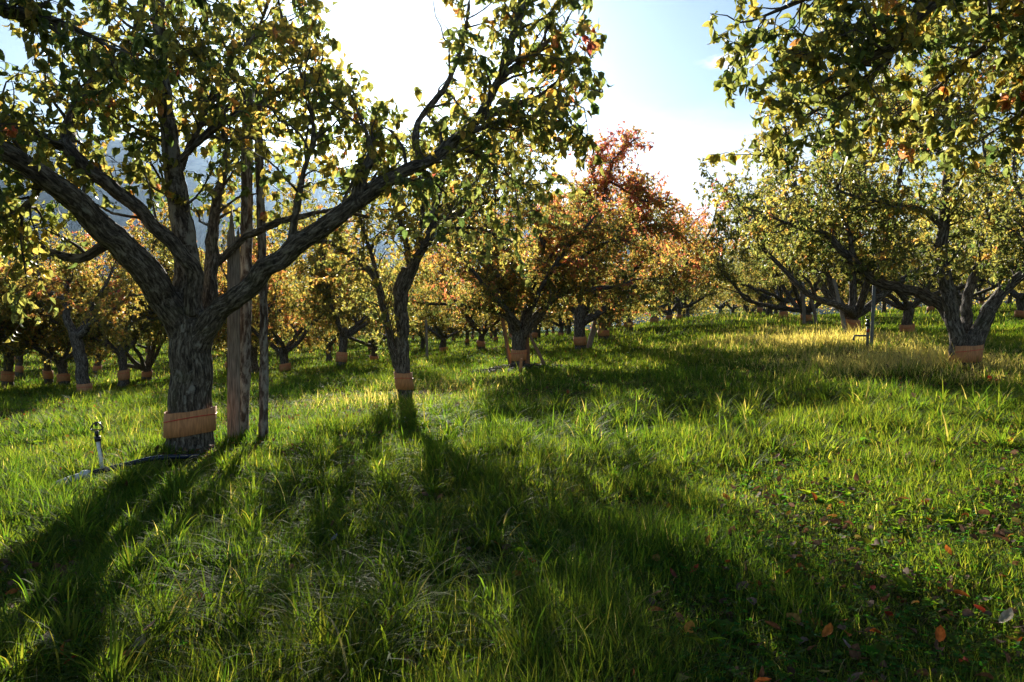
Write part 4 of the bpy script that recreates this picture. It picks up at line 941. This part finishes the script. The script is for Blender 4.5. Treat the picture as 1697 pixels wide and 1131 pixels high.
# single fallen leaves large enough to point at
def fallen(px, py, size, col, label, yaw, tilt=.25, curl=.8, h=.05):
    size *= .85
    q_ = at_ground(px, py); rn = np.random.RandomState(int(px))
    P0 = np.array([[0, 0, 0.]]); D = np.array([[math.cos(yaw), math.sin(yaw), tilt]])
    C = np.array([[*col, 1.0]])
    # finer leaf: 9 stations along the midrib
    ts = np.linspace(0, 1, 9); prof = np.array([.0, .17, .26, .31, .32, .29, .22, .12, 0]); V, T = [], []
    for i, t_ in enumerate(ts):
        a = curl * t_; yy = t_ * (math.sin(a) / max(a, 1e-3)); zz = t_ * (1 - math.cos(a)) / max(a, 1e-3)
        for sx, f in ((-1, 1), (-.5, .35), (0, 0), (.5, .35), (1, 1)): V.append((sx * prof[i], yy, zz + .13 * f * prof[i] * 3 + .02 * math.sin(i * 2.3 + sx * 3)))
    for i in range(8):
        for j in range(4): T.append((i * 5 + j, i * 5 + j + 1, i * 5 + j + 6, i * 5 + j + 5))
    D = unit(D)[0]; X = np.cross(D, [0, 0, 1.0]); X /= np.linalg.norm(X); Zn = np.cross(X, D); V = np.array(V) * size
    Vw = V[:, :1] * X + V[:, 1:2] * D + V[:, 2:] * Zn
    st = Tubes(); st.add([D * 0, -D * size * .2 + np.array([0, 0, .004]), -D * size * .42 + np.array([0, 0, .012])], [.0016, .0014, .0012], 5)
    o = mesh_np('fallen_leaf', Vw, np.array(T), M_LITTER, None, {'tint': ('FLOAT_COLOR', np.repeat(C, len(Vw), 0))}, k=4)
    sv = np.concatenate(st.V); s_ = mesh_np('stalk', sv, np.concatenate(st.T), M_LITTER, o, {'tint': ('FLOAT_COLOR', np.tile([[.16, .08, .04, 1.0]], (len(sv), 1)))})
    o.location = q_ + Vector((0, 0, h)); tag(o, label, 'leaf', 'single fallen leaves lying in the foreground grass')
OR, RD, YL, GY_, BR = (.50, .16, .03), (.38, .06, .03), (.62, .38, .03), (.24, .18, .17), (.20, .10, .06)
for a in [(1362, 1078, .085, OR, 'orange brown fallen leaf near the bottom edge, right of centre', .3),
          (1143, 968, .075, RD, 'red fallen leaf, brighter of the touching pair right of centre', .2),
          (1122, 976, .07, (.22, .05, .04), 'dark red fallen leaf touching the brighter red one', 2.6),
          (1358, 888, .07, YL, 'larger bright yellow fallen leaf in the clover at right', .1),
          (1303, 869, .055, (.60, .30, .04), 'small yellow orange fallen leaf left of the bright yellow one', .5),
          (1407, 779, .05, (.60, .09, .03), 'small scarlet fallen leaf right of the dark shaded grass', 1.2),
          (1655, 1055, .10, (.36, .31, .24), 'long pale cream curled leaf in the bottom right corner', .15),
          (1577, 938, .07, OR, 'orange brown fallen leaf in the clover near the right edge', 1.9),
          (1415, 1102, .07, GY_, 'grey lilac fallen leaf right below the orange brown one at the bottom', 2.8),
          (1282, 770, .085, (.36, .20, .16), 'dull pink fallen leaf on the sunny strip right of centre', .2),
          (1632, 708, .06, (.50, .10, .05), 'small red fallen leaf near the right edge in shaded grass', .0),
          (1122, 918, .085, GY_, 'grey mauve fallen leaf above the red pair', .15),
          (652, 1005, .085, (.32, .27, .25), 'upright pale pinkish leaf in the lower middle of the grass', 1.5),
          (700, 1008, .08, (.24, .10, .07), 'dark brown leaf right of the pale pinkish one', .8),
          (643, 1060, .095, (.28, .22, .21), 'broad pale mauve leaf near the bottom middle', .3),
          (598, 1064, .06, (.45, .12, .04), 'small orange red leaf just left of the broad mauve one', 1.2),
          (338, 1024, .075, (.26, .12, .07), 'reddish brown leaf in the grass left of centre near the bottom', 2.2),
          (232, 1068, .10, (.36, .28, .25), 'large dull grey brown leaf at the bottom left', .1),
          (224, 1102, .08, (.34, .28, .23), 'pale pointed leaf below the large grey brown one at the bottom left', 1.3),
          (548, 912, .07, (.30, .28, .30), 'dark grey leaf in the shaded grass left of centre', .7),
          (78, 1100, .09, (.35, .30, .28), 'grey curled leaf in the bottom left corner', 2.0)]:
    fallen(*a, tilt=.3 if a[5] > 1 else .12, curl=.9 + (a[0] % 7) * .17)

# ------------------------------------------------------------------ air
hx = bpy.data.meshes.new('haze'); x0, x1, y0_, y1_, z0_, z1_ = -5200, 5200, -1700, 4700, -60, 1500
zmin = min(float(Z.min()), -45); zmin -= 1
hx.from_pydata([(x, y, z) for z in (zmin, 900) for x, y in ((x0, y0_), (x1, y0_), (x1, y1_), (x0, y1_))], [], [(3, 2, 1, 0), (4, 5, 6, 7), (0, 1, 5, 4), (1, 2, 6, 5), (2, 3, 7, 6), (3, 0, 4, 7)])
ho = bpy.data.objects.new('haze', hx); COL.objects.link(ho); tag(ho, kind='stuff')
m, t, o = new_mat('haze_air'); v_ = nd(t, 'ShaderNodeVolumePrincipled'); v_.inputs['Color'].default_value = (.45, .66, 1.0, 1); v_.inputs['Density'].default_value = 0.000024; v_.inputs['Anisotropy'].default_value = 0.8
t.links.new(v_.outputs[0], o.inputs['Volume']); hx.materials.append(m)
for o_ in COL.objects:
    if 'label' in o_ and len(o_['label'].split()) > 16: print('LONG', o_['label'])
print('far trees', nfar, 'objects', len(bpy.data.objects))
for nm, q_ in (('A', bA), ('B', bB), ('C', bC), ('D', bD), ('R', bR), ('L', bL)): print(nm, q_, 'base row', round(HOR + F * (EYE - q_.z) / q_.y))
